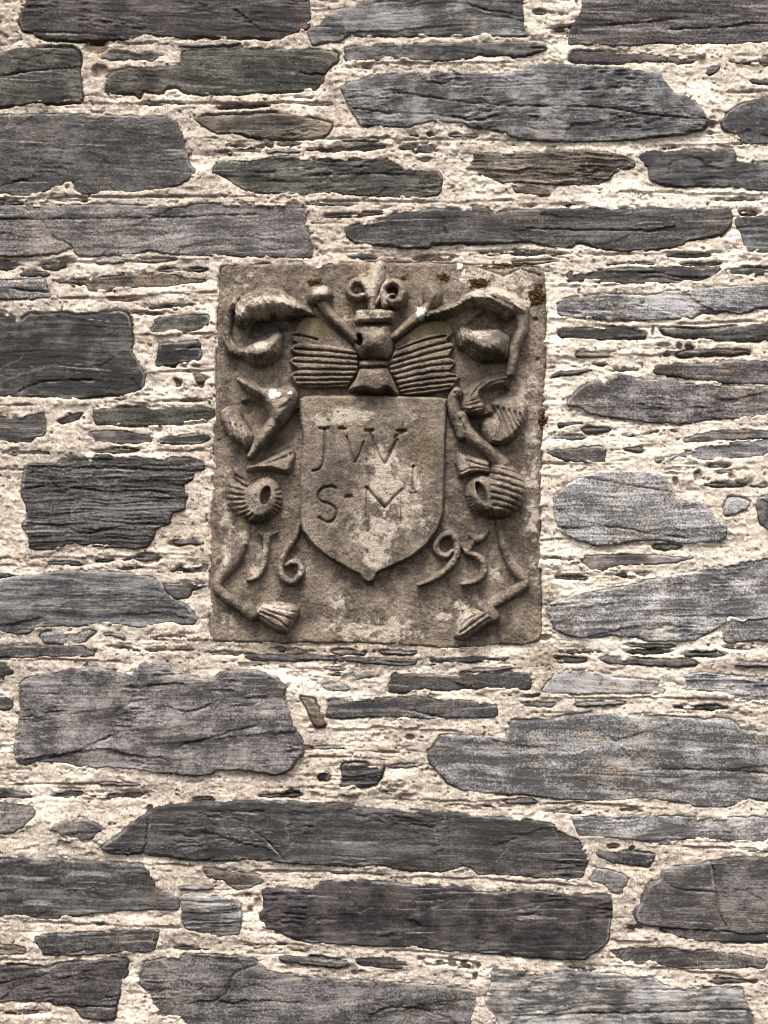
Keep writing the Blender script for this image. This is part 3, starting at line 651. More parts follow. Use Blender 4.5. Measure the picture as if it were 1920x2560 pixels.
# thin slate slivers bedded in the mortar
def sample(F, x, y): return F[int(np.clip((y - MY0) / ST, 0, F.shape[0] - 1)), int(np.clip((x - MX0) / ST, 0, F.shape[1] - 1))]
SPOTS = [(1480, 905, 90), (1560, 915, 60), (1430, 950, 110), (1440, 1080, 70), (1600, 1090, 60), (700, 385, 60), (560, 395, 70), (250, 90, 60), (1500, 120, 60), (100, 690, 60), (150, 660, 90), (450, 690, 90), (400, 770, 80),
         (350, 1010, 110), (500, 1010, 60), (300, 1120, 90), (60, 1180, 60), (480, 1420, 60), (450, 1580, 110), (330, 1590, 70), (700, 1650, 70), (900, 1680, 80), (1150, 1690, 90), (1450, 1630, 110), (1620, 1640, 90), (1760, 1640, 90), (1850, 1620, 60),
         (1500, 1760, 90), (1750, 1770, 100), (1300, 1740, 70), (1200, 1790, 60), (950, 1880, 90), (1040, 1930, 70), (820, 1870, 60), (300, 1960, 80), (700, 1990, 80), (1250, 2020, 80), (200, 2300, 90), (460, 2310, 60), (800, 2210, 70), (1700, 2350, 80),
         (1500, 560, 90), (1750, 660, 80), (1420, 640, 60), (900, 350, 70), (1100, 380, 60), (1650, 370, 80), (1850, 460, 60), (1100, 480, 90), (400, 480, 80), (200, 490, 60), (800, 160, 60), (1600, 1450, 70), (1450, 1430, 80), (1700, 1180, 70), (1420, 1240, 50)]
nsl = 0
for i in range(900):
    if i < len(SPOTS): sx, sy, L = SPOTS[i]; L *= 1.35; ok_tries = [(sx + rng.uniform(-25, 25) * (t > 0), sy + rng.uniform(-16, 16) * (t > 0)) for t in range(40)]
    else: L = rng.uniform(40, 170); ok_tries = [(rng.uniform(0, 1920), rng.uniform(0, 2560))]
    th = rng.uniform(2.5, 6.0); sl_ = rng.uniform(-.05, .04)
    for (sx, sy) in ok_tries:
        xs = np.linspace(-L / 2, L / 2, 7)
        if all(sample(DIN, sx + t, sy + sl_ * t) < -(th + 2.5) and sample(DP, sx + t, sy + sl_ * t) < -10 for t in xs): break
    else: continue
    nsl += 1
    if nsl > 135: break
    up = [(sx + t, sy + sl_ * t - th * (1 - abs(2 * t / L) ** 9) ** .5 * rng.uniform(.5, 1.3) if abs(t) < L / 2 - 1 else sy + sl_ * t) for t in xs]
    dn = [(sx + t, sy + sl_ * t + th * (1 - abs(2 * t / L) ** 9) ** .5 * rng.uniform(.5, 1.3)) for t in xs[1:-1]][::-1]
    fl = rng.choice(['k-', 'n-', 'd-', 'kw-', 'm', 'nw-', 'v-', 'g-']); p = np.array(up + dn)
    X, Y = make_grid(p[:, 0].min() - 12, p[:, 0].max() + 12, p[:, 1].min() - 12, p[:, 1].max() + 12, ST)
    z, d, st, pale, rust = stone_surface(fl, p, X, Y, 9000 + i * 40)
    z = z + 3
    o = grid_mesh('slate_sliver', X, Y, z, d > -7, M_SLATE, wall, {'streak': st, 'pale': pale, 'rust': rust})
    t = TK * np.array(TINT[fl[0]]); o.color = (t[0], t[1], t[2], 1)
    ix0 = max(int((p[:, 0].min() - 40 - MX0) / ST), 0); ix1 = int((p[:, 0].max() + 40 - MX0) / ST); iy0 = max(int((p[:, 1].min() - 40 - MY0) / ST), 0); iy1 = int((p[:, 1].max() + 40 - MY0) / ST)
    sl = (slice(iy0, iy1), slice(ix0, ix1))
    dm = poly_sd(p, WX[sl], WY[sl]); near = dm > DIN[sl]
    DIN[sl] = np.where(near, dm, DIN[sl]); GAP[sl] = np.where(near, rng.choice([4, 8, 14]), GAP[sl]); REL[sl] = np.where(near, -3, REL[sl])
DP = poly_sd(chaikin(PLAQUE), WX * .4 + GX * .6, WY * .4 + GY * .6)

# ------------------------------------------------------------------ the mortar
def mortar_height(X, Y):
    z = -1 + 4.5 * fbm(X / 120, Y / 40, 21, 3) + 2.0 * fbm(X / 34, Y / 20, 25, 3, .6) + 1.2 * fbm(X / 11, Y / 9, 31, 3, .7)
    z = z + .8 * fbm(X / 60, Y / 10, 35, 3, .6)
    # ragged layers and breaks in the mortar face
    b = fbm(X / 60, Y / 26, 41, 4, .62)
    z = z + 1.2 * sstep(.0, .25, b) - 4 * sstep(-.34, -.50, b)
    lump = fbm(X / 15, Y / 12, 43, 2); z = z + 5 * np.clip(lump, 0, 1) ** 1.5
    ly = fbm(X / 160, Y / 9, 37, 4, .6); z = z - 3 * sstep(.26, .40, ly) * sstep(-.1, .3, fbm(X / 90, Y / 40, 39, 2))
    # small pits
    pit = fbm(X / 11, Y / 9, 47, 2)
    z = z - 8 * sstep(.64, .78, pit)
    # sand grains
    z = z + .6 * vn(X / 4.2, Y / 4.2, 53)
    return z
MZ = mortar_height(GX, GY)
for j in joints:
    j = smooth_line(j, 1)
    x0, x1 = j[:, 0].min() - 30, j[:, 0].max() + 30; y0, y1 = j[:, 1].min() - 30, j[:, 1].max() + 30
    sl = (slice(max(int((y0 - MY0) / ST), 0), int((y1 - MY0) / ST)), slice(max(int((x0 - MX0) / ST), 0), int((x1 - MX0) / ST)))
    dd, sd = line_d(j, GX[sl] + 0, GY[sl] + 5 * fbm(GX[sl] / 60, GY[sl] / 60, 61, 4, .6), side=True)
    amp = 1.15 * sstep(-.35, .3, fbm(GX[sl] / 60, GY[sl] / 60, 63, 3))
    MZ[sl] -= amp * 8 * np.exp(-(dd / 2.6) ** 2)
    MZ[sl] += np.where(sd < 0, 3.5 * np.exp(-dd / 12), 0)
for (hx, hy, rx, ry, dp) in [(1533, 2117, 16, 7, 26), (1580, 2122, 7, 5, 18), (1781, 310, 8, 8, 20), (1777, 332, 9, 5, 12), (1688, 1205, 6, 12, 18), (200, 710, 6, 6, 18), (183, 718, 4, 3, 14),
        (620, 2238, 8, 5, 18), (625, 2275, 6, 8, 22), (1634, 826, 4, 12, 18), (1660, 862, 16, 5, 18), (1700, 865, 6, 8, 20), (1726, 868, 12, 5, 18), (1668, 887, 9, 5, 20), (1448, 728, 5, 6, 14),
        (809, 1945, 16, 11, 22), (1025, 1845, 10, 7, 18), (1140, 1960, 14, 8, 12), (886, 2433, 8, 6, 16), (1196, 2415, 6, 8, 22), (1188, 2440, 6, 9, 22), (1050, 2397, 8, 5, 14), (646, 2260, 9, 12, 18),
        (730, 1985, 20, 10, 16), (430, 915, 8, 5, 16), (490, 915, 10, 4, 16), (460, 915, 6, 3, 12), (400, 1073, 5, 9, 12), (1362, 1594, 16, 7, 20), (250, 180, 20, 16, 16), (240, 120, 28, 14, 12),
        (1400, 80, 22, 8, 16), (1350, 30, 18, 8, 12), (370, 1395, 30, 14, 12), (440, 1360, 20, 8, 16), (770, 1870, 14, 6, 14), (1745, 1190, 10, 16, 14), (1830, 1190, 10, 7, 14), (1345, 1320, 9, 18, 16),
        (375, 2025, 9, 14, 14), (510, 2000, 26, 9, 14), (960, 1960, 10, 5, 10), (1580, 2330, 12, 4, 12), (30, 2030, 14, 5, 10), (150, 2110, 8, 10, 12), (1753, 135, 11, 9, -14)]:
    q = ((WX - hx) / rx) ** 2 + ((WY - hy) / ry) ** 2
    MZ -= dp * sstep(1.5, .5, q)
for (hx, hy, rx, ry, dp) in [(690, 1700, 36, 24, 10), (875, 1975, 28, 18, 12), (1855, 1540, 30, 18, 14), (1300, 2415, 18, 22, 16), (1220, 2530, 36, 34, 10), (1000, 1960, 60, 30, 8), (1810, 1600, 12, 20, 10), (1860, 1190, 26, 18, 10), (170, 640, 26, 8, 10)]:
    q = ((WX - hx) / rx) ** 2 + ((WY - hy) / ry) ** 2
    MZ += dp * np.clip(1 - q, 0, 1) ** .6
DE = np.maximum(DIN, DP)
wob = 3.5 * fbm(GX / 24, GY / 20, 71, 3, .6)
gapm = sstep(-.15, .25, fbm(GX / 80, GY / 50, 73, 3))
MZ = MZ + REL * np.exp(-np.maximum(-DIN, 0) / 14) * .4
MZ = MZ - np.where(DIN > DP, GAP, 15 * sstep(1600, 1560, GY)) * gapm * np.exp(-(DE / 3.6) ** 2)
lap = 8 * sstep(.12, .45, fbm(GX / 44, GY / 30, 75, 3, .6)) * np.where(DIN > DP, 1, .8)
MZ = MZ + lap * .35 * np.exp(-((DE - 2) / 9) ** 2)
MZ = MZ - np.maximum(0, DE + wob - lap) * 2.0
blob = lambda x, y, rx, ry, X=GX, Y=GY: np.exp(-(((X - x) / rx) ** 2 + ((Y - y) / ry) ** 2))
white = .12 + .62 * sstep(.05, .5, fbm(GX / 110, GY / 60, 81, 4, .55))
white = white + .30 * sstep(900, 1500, GX) * sstep(2100, 1500, GY) + .9 * (blob(1520, 1610, 160, 26) + blob(1650, 490, 150, 20) + blob(1860, 490, 80, 24) + blob(1390, 830, 26, 70) + blob(415, 985, 34, 26) + blob(1385, 1000, 26, 60)
        + blob(770, 1710, 50, 26) + blob(1390, 1090, 40, 40) + blob(1800, 645, 90, 22) + blob(1380, 1370, 40, 26) + blob(700, 1690, 60, 40) + blob(1850, 1540, 30, 20) + blob(560, 1060, 40, 60) * .5 + blob(860, 1740, 70, 20))
white = white - .35 * sstep(420, 0, GX) * sstep(300, 0, GY) * 1.2
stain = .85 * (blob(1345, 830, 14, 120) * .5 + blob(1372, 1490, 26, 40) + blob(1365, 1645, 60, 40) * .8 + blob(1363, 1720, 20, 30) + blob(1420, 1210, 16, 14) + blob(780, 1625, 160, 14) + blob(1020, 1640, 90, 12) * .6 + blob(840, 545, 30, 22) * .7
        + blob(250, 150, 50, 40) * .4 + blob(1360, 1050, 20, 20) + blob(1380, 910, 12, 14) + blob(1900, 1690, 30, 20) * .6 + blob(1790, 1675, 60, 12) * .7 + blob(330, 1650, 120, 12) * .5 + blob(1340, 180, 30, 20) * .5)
stain = stain + .30 * sstep(.30, .6, fbm(GX / 60, GY / 34, 85, 4, .6))
white = np.clip(white - stain * .6, 0, 1); stain = np.clip(stain, 0, 1)
grid_mesh('mortar', GX, GY, MZ, DE < 22, M_MORTAR, wall, {'white': white, 'stain': stain})

def box(name, x0, x1, y0, y1, z0, z1, mat, parent):
    me = bpy.data.meshes.new(name)
    v = [(x, y, z) for x in (x0, x1) for y in (y0, y1) for z in (z0, z1)]
    f = [(0, 1, 3, 2), (4, 6, 7, 5), (0, 4, 5, 1), (2, 3, 7, 6), (0, 2, 6, 4), (1, 5, 7, 3)]
    c = np.array(v).mean(0)
    me.from_pydata([tuple(np.array(q) - c) for q in v], [], f); me.materials.append(mat)
    o = bpy.data.objects.new(name, me); col.objects.link(o); o.parent = parent
    o.location = c - np.array(parent.location)
    return o
box('rubble_core', (MX0 - 960) * PX, (MX1 - 960) * PX, .045, .5, ZC + (1280 - MY1) * PX, ZC + (1280 - MY0) * PX, M_CORE, wall)

# ------------------------------------------------------------------ the carved plaque
plaque = empty('carved_plaque', (0, 0, ZC + (1280 - 1610) * PX), 'weathered brown sandstone plaque carved with a coat of arms, set in the slate wall', 'plaque')
fA = lambda *q: [(540 + x / 3.95, 640 + y / 3.95) for x, y in q]
fB = lambda *q: [(940 + x / 3.77, 640 + y / 3.77) for x, y in q]
fC = lambda *q: [(540 + x / 3.95, 1000 + y / 3.95) for x, y in q]
fD = lambda *q: [(940 + x / 3.77, 1000 + y / 3.77) for x, y in q]
fE = lambda *q: [(520 + x / 1.929, 1280 + y / 1.929) for x, y in q]
fT = lambda *q: [(640 + x / 2.592, 512 + y / 2.592) for x, y in q]
fU = lambda *q: [(640 + x / 2.592, 1024 + y / 2.592) for x, y in q]
SLAB_H = 4
GS = 1.35
RS = 1.5                         # depth of the carving
def pwarp(X, Y):
    return (X + 1.5 * fbm(X / 22, Y / 22, 301, 3), Y + 1.5 * fbm(X / 22, Y / 22, 303, 3))
def stone_rough(X, Y):
    return 1.6 * fbm(X / 34, Y / 34, 311, 3) + 1.7 * fbm(X / 9, Y / 9, 313, 3, .7) + .8 * vn(X / 4, Y / 4, 317)
def slab_level(X, Y):
    return SLAB_H + 2.5 * fbm(X / 150, Y / 150, 305, 2)
def colours(X, Y):
    b = lambda x, y, rx, ry: np.exp(-(((X - x) / rx) ** 2 + ((Y - y) / ry) ** 2))
    n = np.clip(.55 + 1.5 * fbm(X / 34, Y / 28, 321, 5, .68), 0, 1.5)
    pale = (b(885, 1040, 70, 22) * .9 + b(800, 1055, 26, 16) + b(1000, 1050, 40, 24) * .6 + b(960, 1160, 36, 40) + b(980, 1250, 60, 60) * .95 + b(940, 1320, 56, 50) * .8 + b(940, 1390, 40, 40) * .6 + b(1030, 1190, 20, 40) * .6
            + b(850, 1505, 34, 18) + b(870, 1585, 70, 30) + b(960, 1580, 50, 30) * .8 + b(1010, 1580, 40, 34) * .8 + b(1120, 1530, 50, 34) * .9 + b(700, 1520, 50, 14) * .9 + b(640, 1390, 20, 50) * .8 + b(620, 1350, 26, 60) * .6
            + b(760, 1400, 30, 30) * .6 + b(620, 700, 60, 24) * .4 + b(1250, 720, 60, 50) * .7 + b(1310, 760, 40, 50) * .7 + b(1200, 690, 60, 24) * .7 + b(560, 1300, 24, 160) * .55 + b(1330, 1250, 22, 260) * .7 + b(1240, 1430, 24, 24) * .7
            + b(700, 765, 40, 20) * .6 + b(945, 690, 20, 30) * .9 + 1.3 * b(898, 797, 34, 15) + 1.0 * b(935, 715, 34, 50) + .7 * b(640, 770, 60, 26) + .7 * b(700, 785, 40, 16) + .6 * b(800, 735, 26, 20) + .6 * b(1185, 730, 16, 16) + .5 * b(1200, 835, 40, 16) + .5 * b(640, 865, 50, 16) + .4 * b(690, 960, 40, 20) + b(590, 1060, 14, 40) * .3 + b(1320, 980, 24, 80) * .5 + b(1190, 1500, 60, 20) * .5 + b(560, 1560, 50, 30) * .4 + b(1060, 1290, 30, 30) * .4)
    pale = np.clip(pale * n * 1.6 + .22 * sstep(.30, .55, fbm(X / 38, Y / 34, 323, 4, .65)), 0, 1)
    algae = np.clip(b(800, 815, 60, 30) + b(1050, 820, 50, 26) + b(1110, 815, 30, 26) + b(1080, 880, 40, 20) * .7 + b(760, 985, 60, 12) * .6 + b(1080, 1120, 30, 50) * .6 + b(880, 740, 30, 40) * .5 + b(1030, 700, 60, 20) * .4 + b(610, 1310, 14, 30) * .7
            + b(1000, 1615, 90, 14) + b(1330, 1560, 20, 30) * .6 + b(860, 1000, 20, 16) * .7, 0, 1)
    dark = np.clip(.8 * (b(820, 1180, 60, 70) * .5 + b(640, 800, 60, 26) * .8 + b(700, 830, 40, 30) * .5 + b(1230, 860, 60, 40) * .6 + b(690, 1130, 30, 60) * .4 + b(850, 830, 30, 40) * .3) + .5 * sstep(.25, .55, fbm(X / 50, Y / 44, 327, 4, .6)), 0, 1)
    return {'pale': pale, 'algae': algae, 'dark': dark}

# primitives: ('poly', pts, H, R, base) domed plateau ; ('line', pts, radii, H, base) rounded strand
def fur(X, Y, ang, amp, wl=5.0):
    c, q = math.cos(rad(ang)), math.sin(rad(ang)); u = X * c + Y * q; v = Y * c - X * q
    return amp * fbm(u / (wl * 5) + .3 * fbm(X / 30, Y / 30, 333, 2), v / wl, 331, 3, .6)
def relief(prims, X, Y, grooves=()):
    wx, wy = pwarp(X, Y)
    h = np.full(X.shape, -60.)
    for pr in prims:
        if pr[0] == 'poly':
            _, pts, H, R = pr[:4]
            d = poly_sd(chaikin(pts), wx, wy)
            t = np.clip(d / R, 0, 1)
            H = H * RS; v = H * (.24 + .76 * np.sin(t * np.pi / 2) ** .9)
            if len(pr) > 4: v = v + t ** .5 * (pr[4][0] * (X - np.mean([q[0] for q in pts])) + pr[4][1] * (Y - np.mean([q[1] for q in pts])))
            v = np.where(d < 0, H * .24 + d * 6, v)
            if R >= 18:
                for _ in range(10): v[1:-1, 1:-1] = (v[1:-1, 1:-1] * 2 + v[:-2, 1:-1] + v[2:, 1:-1] + v[1:-1, :-2] + v[1:-1, 2:]) / 6
        else:
            _, pts, rads, H = pr[:4]
            pr3 = smooth_line(np.column_stack([np.array(pts), np.array(rads)]), 2)
            d, r = line_d(pr3[:, :2], wx, wy, pr3[:, 2])
            t = d / r
            H = H * RS; v = H * (.25 + .75 * np.sqrt(np.clip(1 - t * t, 0, 1)))
            v = np.where(t > 1, H * .25 - (d - r) * 5, v)
        h = np.maximum(h, v)
    for pts, wdt, dep in grooves:
        g = smooth_line(np.array(pts), 1) if len(pts) > 2 else np.array(pts)
        d = line_d(g, wx, wy)
        h = h - dep * GS * np.exp(-(d / (wdt * 1.1)) ** 2)
    return h

COMP_ST = 2.0
CX, CY = make_grid(510, 1380, 640, 1640, COMP_ST)
COMP = np.full(CX.shape, -50., np.float32)
def pits_cut(h, X, Y, pits):
    for (px, py, rx, ry, a, dep) in pits:
        c, q = math.cos(rad(a)), math.sin(rad(a)); u = ((X - px) * c + (Y - py) * q) / rx; v = ((Y - py) * c - (X - px) * q) / ry
        h = h - dep * sstep(1.25, .6, u * u + v * v)
    return h
def carve(name, prims, grooves=(), st=1.7, label=None, mat=M_SAND, parent=None, hair=None, rough=1.0, pits=()):
    P = np.vstack([np.array(p[1]) for p in prims])
    pad = max(max(p[2]) if p[0] == 'line' else 0 for p in prims) + 14
    x0 = 510 + math.floor((P[:, 0].min() - pad - 510) / st) * st; y0 = 640 + math.floor((P[:, 1].min() - pad - 640) / st) * st
    X, Y = make_grid(x0, P[:, 0].max() + pad, y0, P[:, 1].max() + pad, st)
    h = relief(prims, X, Y, grooves) + slab_level(X, Y) + rough * stone_rough(X, Y)
    h = pits_cut(h, X, Y, pits)
    if hair: h = h + fur(X, Y, *hair)
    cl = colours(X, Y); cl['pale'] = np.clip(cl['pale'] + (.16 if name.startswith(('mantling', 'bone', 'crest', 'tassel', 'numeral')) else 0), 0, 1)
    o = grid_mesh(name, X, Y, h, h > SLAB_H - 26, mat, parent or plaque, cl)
    if label: o['label'] = label
    ix = np.clip(np.round((X - 510) / COMP_ST).astype(int), 0, CX.shape[1] - 1); iy = np.clip(np.round((Y - 640) / COMP_ST).astype(int), 0, CX.shape[0] - 1)
    np.maximum.at(COMP, (iy, ix), h.astype(np.float32))
    return o

# slab
wx, wy = pwarp(CX, CY)
dS = poly_sd(chaikin(PLAQUE), wx + 4 * fbm(CX / 45, CY / 45, 341, 4, .65), wy + 4 * fbm(CX / 45, CY / 45, 343, 4, .65))
zS = slab_level(CX, CY) + stone_rough(CX, CY) * 1.1
e = np.clip(dS / 7, 0, 1); zS = zS - 5 * (1 - e) ** 2 - np.maximum(-dS, 0) * 4
for pts, dep, R in [(fD((845, 150), (1000, 145), (1100, 110), (1095, 180), (1000, 205), (995, 260), (1050, 350), (960, 330), (880, 240)), 24, 8),
                    (fA((350, 640), (450, 600), (850, 600), (800, 740), (700, 760), (560, 760), (400, 830), (300, 820)), 30, 12),
                    (fC((700, 130), (840, 60), (850, 330), (720, 450), (430, 560), (560, 330)), 24, 12),
                    (fA((330, 1400), (500, 1480), (560, 1640), (530, 1780), (380, 1700), (280, 1560), (240, 1440)), 16, 12),
                    (fB((1000, 1300), (1090, 1245), (1230, 1220), (1280, 1280), (1090, 1400), (1030, 1420)), 14, 10),
                    (fB((920, 560), (1060, 480), (1230, 590), (1300, 640), (1200, 720), (950, 720), (830, 660)), 20, 12),
                    (fC((440, 1040), (470, 900), (520, 850), (560, 900), (540, 1000), (480, 1050)), 8, 6)]:
    d = poly_sd(chaikin(pts, 2), wx, wy); zS = zS - dep * sstep(-2, R, d)
for (hx, hy, r, dp) in [(1000, 740, 5, 8), (1010, 700, 6, 7), (985, 745, 4, 6), (1260, 690, 5, 5), (923, 1466, 7, 9), (1340, 800, 6, 10), (1345, 900, 5, 6), (880, 702, 5, 5)]:
    zS = zS - dp * np.exp(-((wx - hx) ** 2 + (wy - hy) ** 2) / r ** 2)
# right corner break
d = line_d([(1195, 668), (1260, 690), (1300, 672), (1352, 690)], wx, wy); zS = zS - 5 * np.exp(-(d / 3) ** 2)
grid_mesh('slab', CX, CY, zS, dS > -8, M_SAND, plaque, colours(CX, CY))
COMP = np.maximum(COMP, zS.astype(np.float32))

# shield with cut letters
SHIELD = [(750, 990), (860, 989), (1000, 990), (1118, 993), (1117, 1024), (1113, 1140), (1110, 1280), (1096, 1325), (1068, 1363), (1026, 1396), (975, 1420), (946, 1432), (938, 1452), (924, 1459), (908, 1451), (897, 1436), (852, 1414), (810, 1387), (775, 1356), (756, 1329), (750, 1305), (750, 1180), (757, 1090), (750, 1040)]
L = []
def cut(pts, w=2.3, d=7.5): L.append((fU(*pts), w * 1.05, d * .95 + .5))
cut([(418, 126), (465, 126)], 3, 8); cut([(445, 126), (450, 180), (448, 250), (440, 330), (425, 375), (400, 396), (370, 398)])
cut([(545, 128), (580, 128)], 3, 7); cut([(588, 180), (610, 260), (640, 342)], 2.3, 6.5); cut([(645, 342), (672, 290), (698, 215)], 2.2, 6); cut([(712, 138), (756, 138)], 3.2, 9)
cut([(742, 150), (770, 235), (800, 310), (830, 350)], 2.4, 7); cut([(842, 345), (880, 265), (915, 200)], 3.2, 9); cut([(900, 185), (945, 150)], 3.5, 6); cut([(918, 143), (968, 143)], 3.2, 9)
cut([(518, 512), (490, 499), (450, 502), (415, 525), (400, 560), (415, 592), (455, 604), (500, 622), (527, 660), (520, 702), (490, 730), (450, 730), (416, 704)], 2.6, 8)
cut([(584, 566), (620, 566)], 3.2, 9)
cut([(716, 505), (775, 575), (832, 632)], 2.6, 8); cut([(838, 630), (895, 570), (942, 518)], 2.6, 7); cut([(718, 515), (716, 700)], 2.0, 5); cut([(944, 530), (940, 740)], 2.0, 5)
cut([(1018, 372), (1016, 520)], 2.4, 8); cut([(1000, 540), (1034, 540)], 2.2, 5); cut([(1002, 376), (1024, 368)], 2.2, 5)
carve('shield', [('poly', SHIELD, 21, 7)], L, 1.7, rough=.7)

# helmet on its bust, with hole, collar and brow
carve('helmet', [('poly', fT((700, 1050), (850, 1050), (890, 1130), (930, 1225), (915, 1246), (850, 1218), (800, 1248), (740, 1234), (640, 1218), (596, 1212), (600, 1190), (640, 1140), (672, 1060)), 40, 19),
                 ('poly', fT((668, 1005), (858, 1005), (852, 1075), (668, 1075)), 36, 18),
                 ('poly', fT((650, 800), (690, 775), (850, 775), (880, 800), (893, 870), (880, 960), (850, 1010), (740, 1010), (680, 1000), (640, 940), (632, 870)), 56, 40)],
      [(fT((668, 1008), (858, 1008)), 3, 7), (fT((668, 1062), (858, 1058)), 3, 9),
       (fT((690, 826), (740, 838), (800, 838), (868, 824)), 5, 3), (fT((735, 800), (738, 826)), 3, 4), (fT((800, 800), (800, 826)), 3, 4)], 1.7, pits=[(899, 853, 8.5, 15, -8, 60)])
carve('crest_wreath', [('poly', fT((640, 700), (656, 684), (800, 678), (880, 684), (900, 700), (898, 750), (880, 772), (760, 780), (670, 782), (640, 766)), 40, 12)], [], 1.7, label='pale lichened wreath')
carve('crest_finial', [('line', fT((750, 690), (748, 620), (765, 550), (790, 470), (805, 400)), (10, 12, 15, 19, 12), 26),
                       ('line', fT((735, 600), (715, 535), (675, 503), (630, 512), (603, 555), (612, 592), (650, 608), (692, 592)), (10, 11, 11, 10, 9, 9, 9, 8), 32),
                       ('poly', fT((625, 520), (665, 512), (700, 545), (705, 590), (670, 612), (630, 605), (612, 565)), 19, 10),
                       ('line', fT((780, 640), (812, 590), (830, 530)), (6, 6, 5), 20)], [(fT((655, 545), (672, 572), (650, 585)), 3, 6)], 1.7)
carve('crest_scroll', [('line', fT((840, 655), (828, 590), (845, 530), (890, 507), (938, 535), (952, 590), (925, 636), (880, 645), (850, 620), (868, 592), (895, 596)), (10, 12, 12, 12, 12, 13, 13, 12, 9, 7, 5), 36)],
      [(fT((862, 560), (895, 556)), 6.5, 22)], 1.7)

# feather fans either side of the helmet
def fan(smooth, plate, grooves):
    return carve('feather_fan', [('poly', smooth, 9, 6), ('poly', plate, 20, 5)], [(g, 2.2, 10) for g in grooves], 1.7, rough=.8)
fan(fA((870, 600), (1050, 620), (1180, 740), (1340, 870), (1400, 960), (1400, 1100), (850, 1000), (800, 870), (760, 850), (735, 785), (790, 740), (810, 680)),
    fA((1400, 935), (1080, 882), (830, 862), (770, 880), (735, 925), (770, 965), (802, 985), (755, 1010), (725, 1047), (760, 1090), (812, 1125), (760, 1150), (730, 1192), (760, 1240), (800, 1285), (860, 1306), (1300, 1306), (1330, 1250), (1400, 1160), (1412, 1060)),
    [fA((780, 925), (1080, 943), (1385, 984)), fA((790, 985), (1080, 1005), (1405, 1033)), fA((772, 1048), (1080, 1067), (1410, 1085)), fA((800, 1125), (1080, 1127), (1400, 1135)),
     fA((775, 1186), (1080, 1184), (1370, 1182)), fA((800, 1238), (1080, 1236), (1330, 1228)), fA((835, 1284), (1060, 1284), (1305, 1272)), fA((760, 785), (900, 800), (1000, 830))])
fan(fB((170, 820), (400, 650), (560, 600), (700, 650), (735, 730), (690, 800), (400, 900), (150, 960)),
    fB((165, 880), (420, 775), (560, 735), (640, 722), (700, 755), (665, 805), (722, 820), (738, 868), (705, 925), (692, 958), (735, 985), (750, 1020), (715, 1065), (692, 1095), (760, 1118), (792, 1155), (750, 1215), (735, 1245), (690, 1268), (490, 1305), (240, 1328), (180, 1180), (115, 1085), (140, 980)),
    [fB((170, 902), (425, 810), (660, 760)), fB((158, 970), (435, 882), (690, 815)), fB((140, 1030), (440, 942), (710, 872)), fB((128, 1080), (440, 996), (690, 955)), fB((150, 1128), (440, 1051), (715, 1020)),
     fB((178, 1175), (455, 1109), (690, 1090)), fB((192, 1224), (475, 1164), (740, 1145)), fB((210, 1266), (480, 1215), (735, 1195)), fB((232, 1298), (485, 1262), (690, 1240))])

# crossed bones behind the helmet
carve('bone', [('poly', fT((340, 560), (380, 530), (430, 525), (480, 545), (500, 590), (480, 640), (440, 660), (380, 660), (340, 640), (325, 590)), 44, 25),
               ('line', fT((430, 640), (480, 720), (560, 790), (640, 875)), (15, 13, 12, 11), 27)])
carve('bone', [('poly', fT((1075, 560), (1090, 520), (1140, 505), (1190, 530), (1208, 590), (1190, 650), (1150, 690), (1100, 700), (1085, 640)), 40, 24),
               ('line', fT((1120, 660), (1080, 710), (1000, 770), (890, 862)), (13, 12, 13, 11), 27)])

# mantling, left
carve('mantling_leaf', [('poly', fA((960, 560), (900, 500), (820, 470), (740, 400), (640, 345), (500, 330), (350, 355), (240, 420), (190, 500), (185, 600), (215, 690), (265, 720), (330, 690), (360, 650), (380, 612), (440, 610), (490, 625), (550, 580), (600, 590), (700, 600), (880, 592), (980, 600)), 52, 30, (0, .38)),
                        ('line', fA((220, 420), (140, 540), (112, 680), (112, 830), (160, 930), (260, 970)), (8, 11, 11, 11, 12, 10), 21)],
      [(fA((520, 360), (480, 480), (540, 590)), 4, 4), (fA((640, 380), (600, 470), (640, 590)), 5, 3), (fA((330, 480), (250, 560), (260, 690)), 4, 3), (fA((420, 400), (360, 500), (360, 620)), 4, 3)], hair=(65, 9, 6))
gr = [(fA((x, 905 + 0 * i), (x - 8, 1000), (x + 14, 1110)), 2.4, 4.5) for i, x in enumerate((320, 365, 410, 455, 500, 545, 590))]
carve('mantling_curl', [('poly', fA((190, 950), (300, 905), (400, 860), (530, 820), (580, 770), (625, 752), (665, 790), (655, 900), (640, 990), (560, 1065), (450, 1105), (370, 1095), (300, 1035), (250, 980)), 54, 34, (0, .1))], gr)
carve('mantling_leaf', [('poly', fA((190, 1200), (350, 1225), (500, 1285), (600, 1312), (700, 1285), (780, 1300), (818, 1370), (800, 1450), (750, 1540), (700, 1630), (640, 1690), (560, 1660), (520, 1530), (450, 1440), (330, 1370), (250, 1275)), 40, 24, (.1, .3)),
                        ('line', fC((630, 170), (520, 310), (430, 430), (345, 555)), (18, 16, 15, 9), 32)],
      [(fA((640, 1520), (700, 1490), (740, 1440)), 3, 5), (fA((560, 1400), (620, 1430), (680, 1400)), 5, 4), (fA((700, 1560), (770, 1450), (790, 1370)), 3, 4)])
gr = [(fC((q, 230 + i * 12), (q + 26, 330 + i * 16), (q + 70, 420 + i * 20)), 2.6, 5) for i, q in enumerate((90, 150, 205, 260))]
carve('mantling_curl', [('poly', fC((50, 110), (130, 62), (240, 58), (268, 120), (275, 200), (315, 280), (375, 340), (360, 440), (320, 520), (240, 450), (150, 390), (85, 290), (45, 200)), 28, 18, (0, .25))], gr)
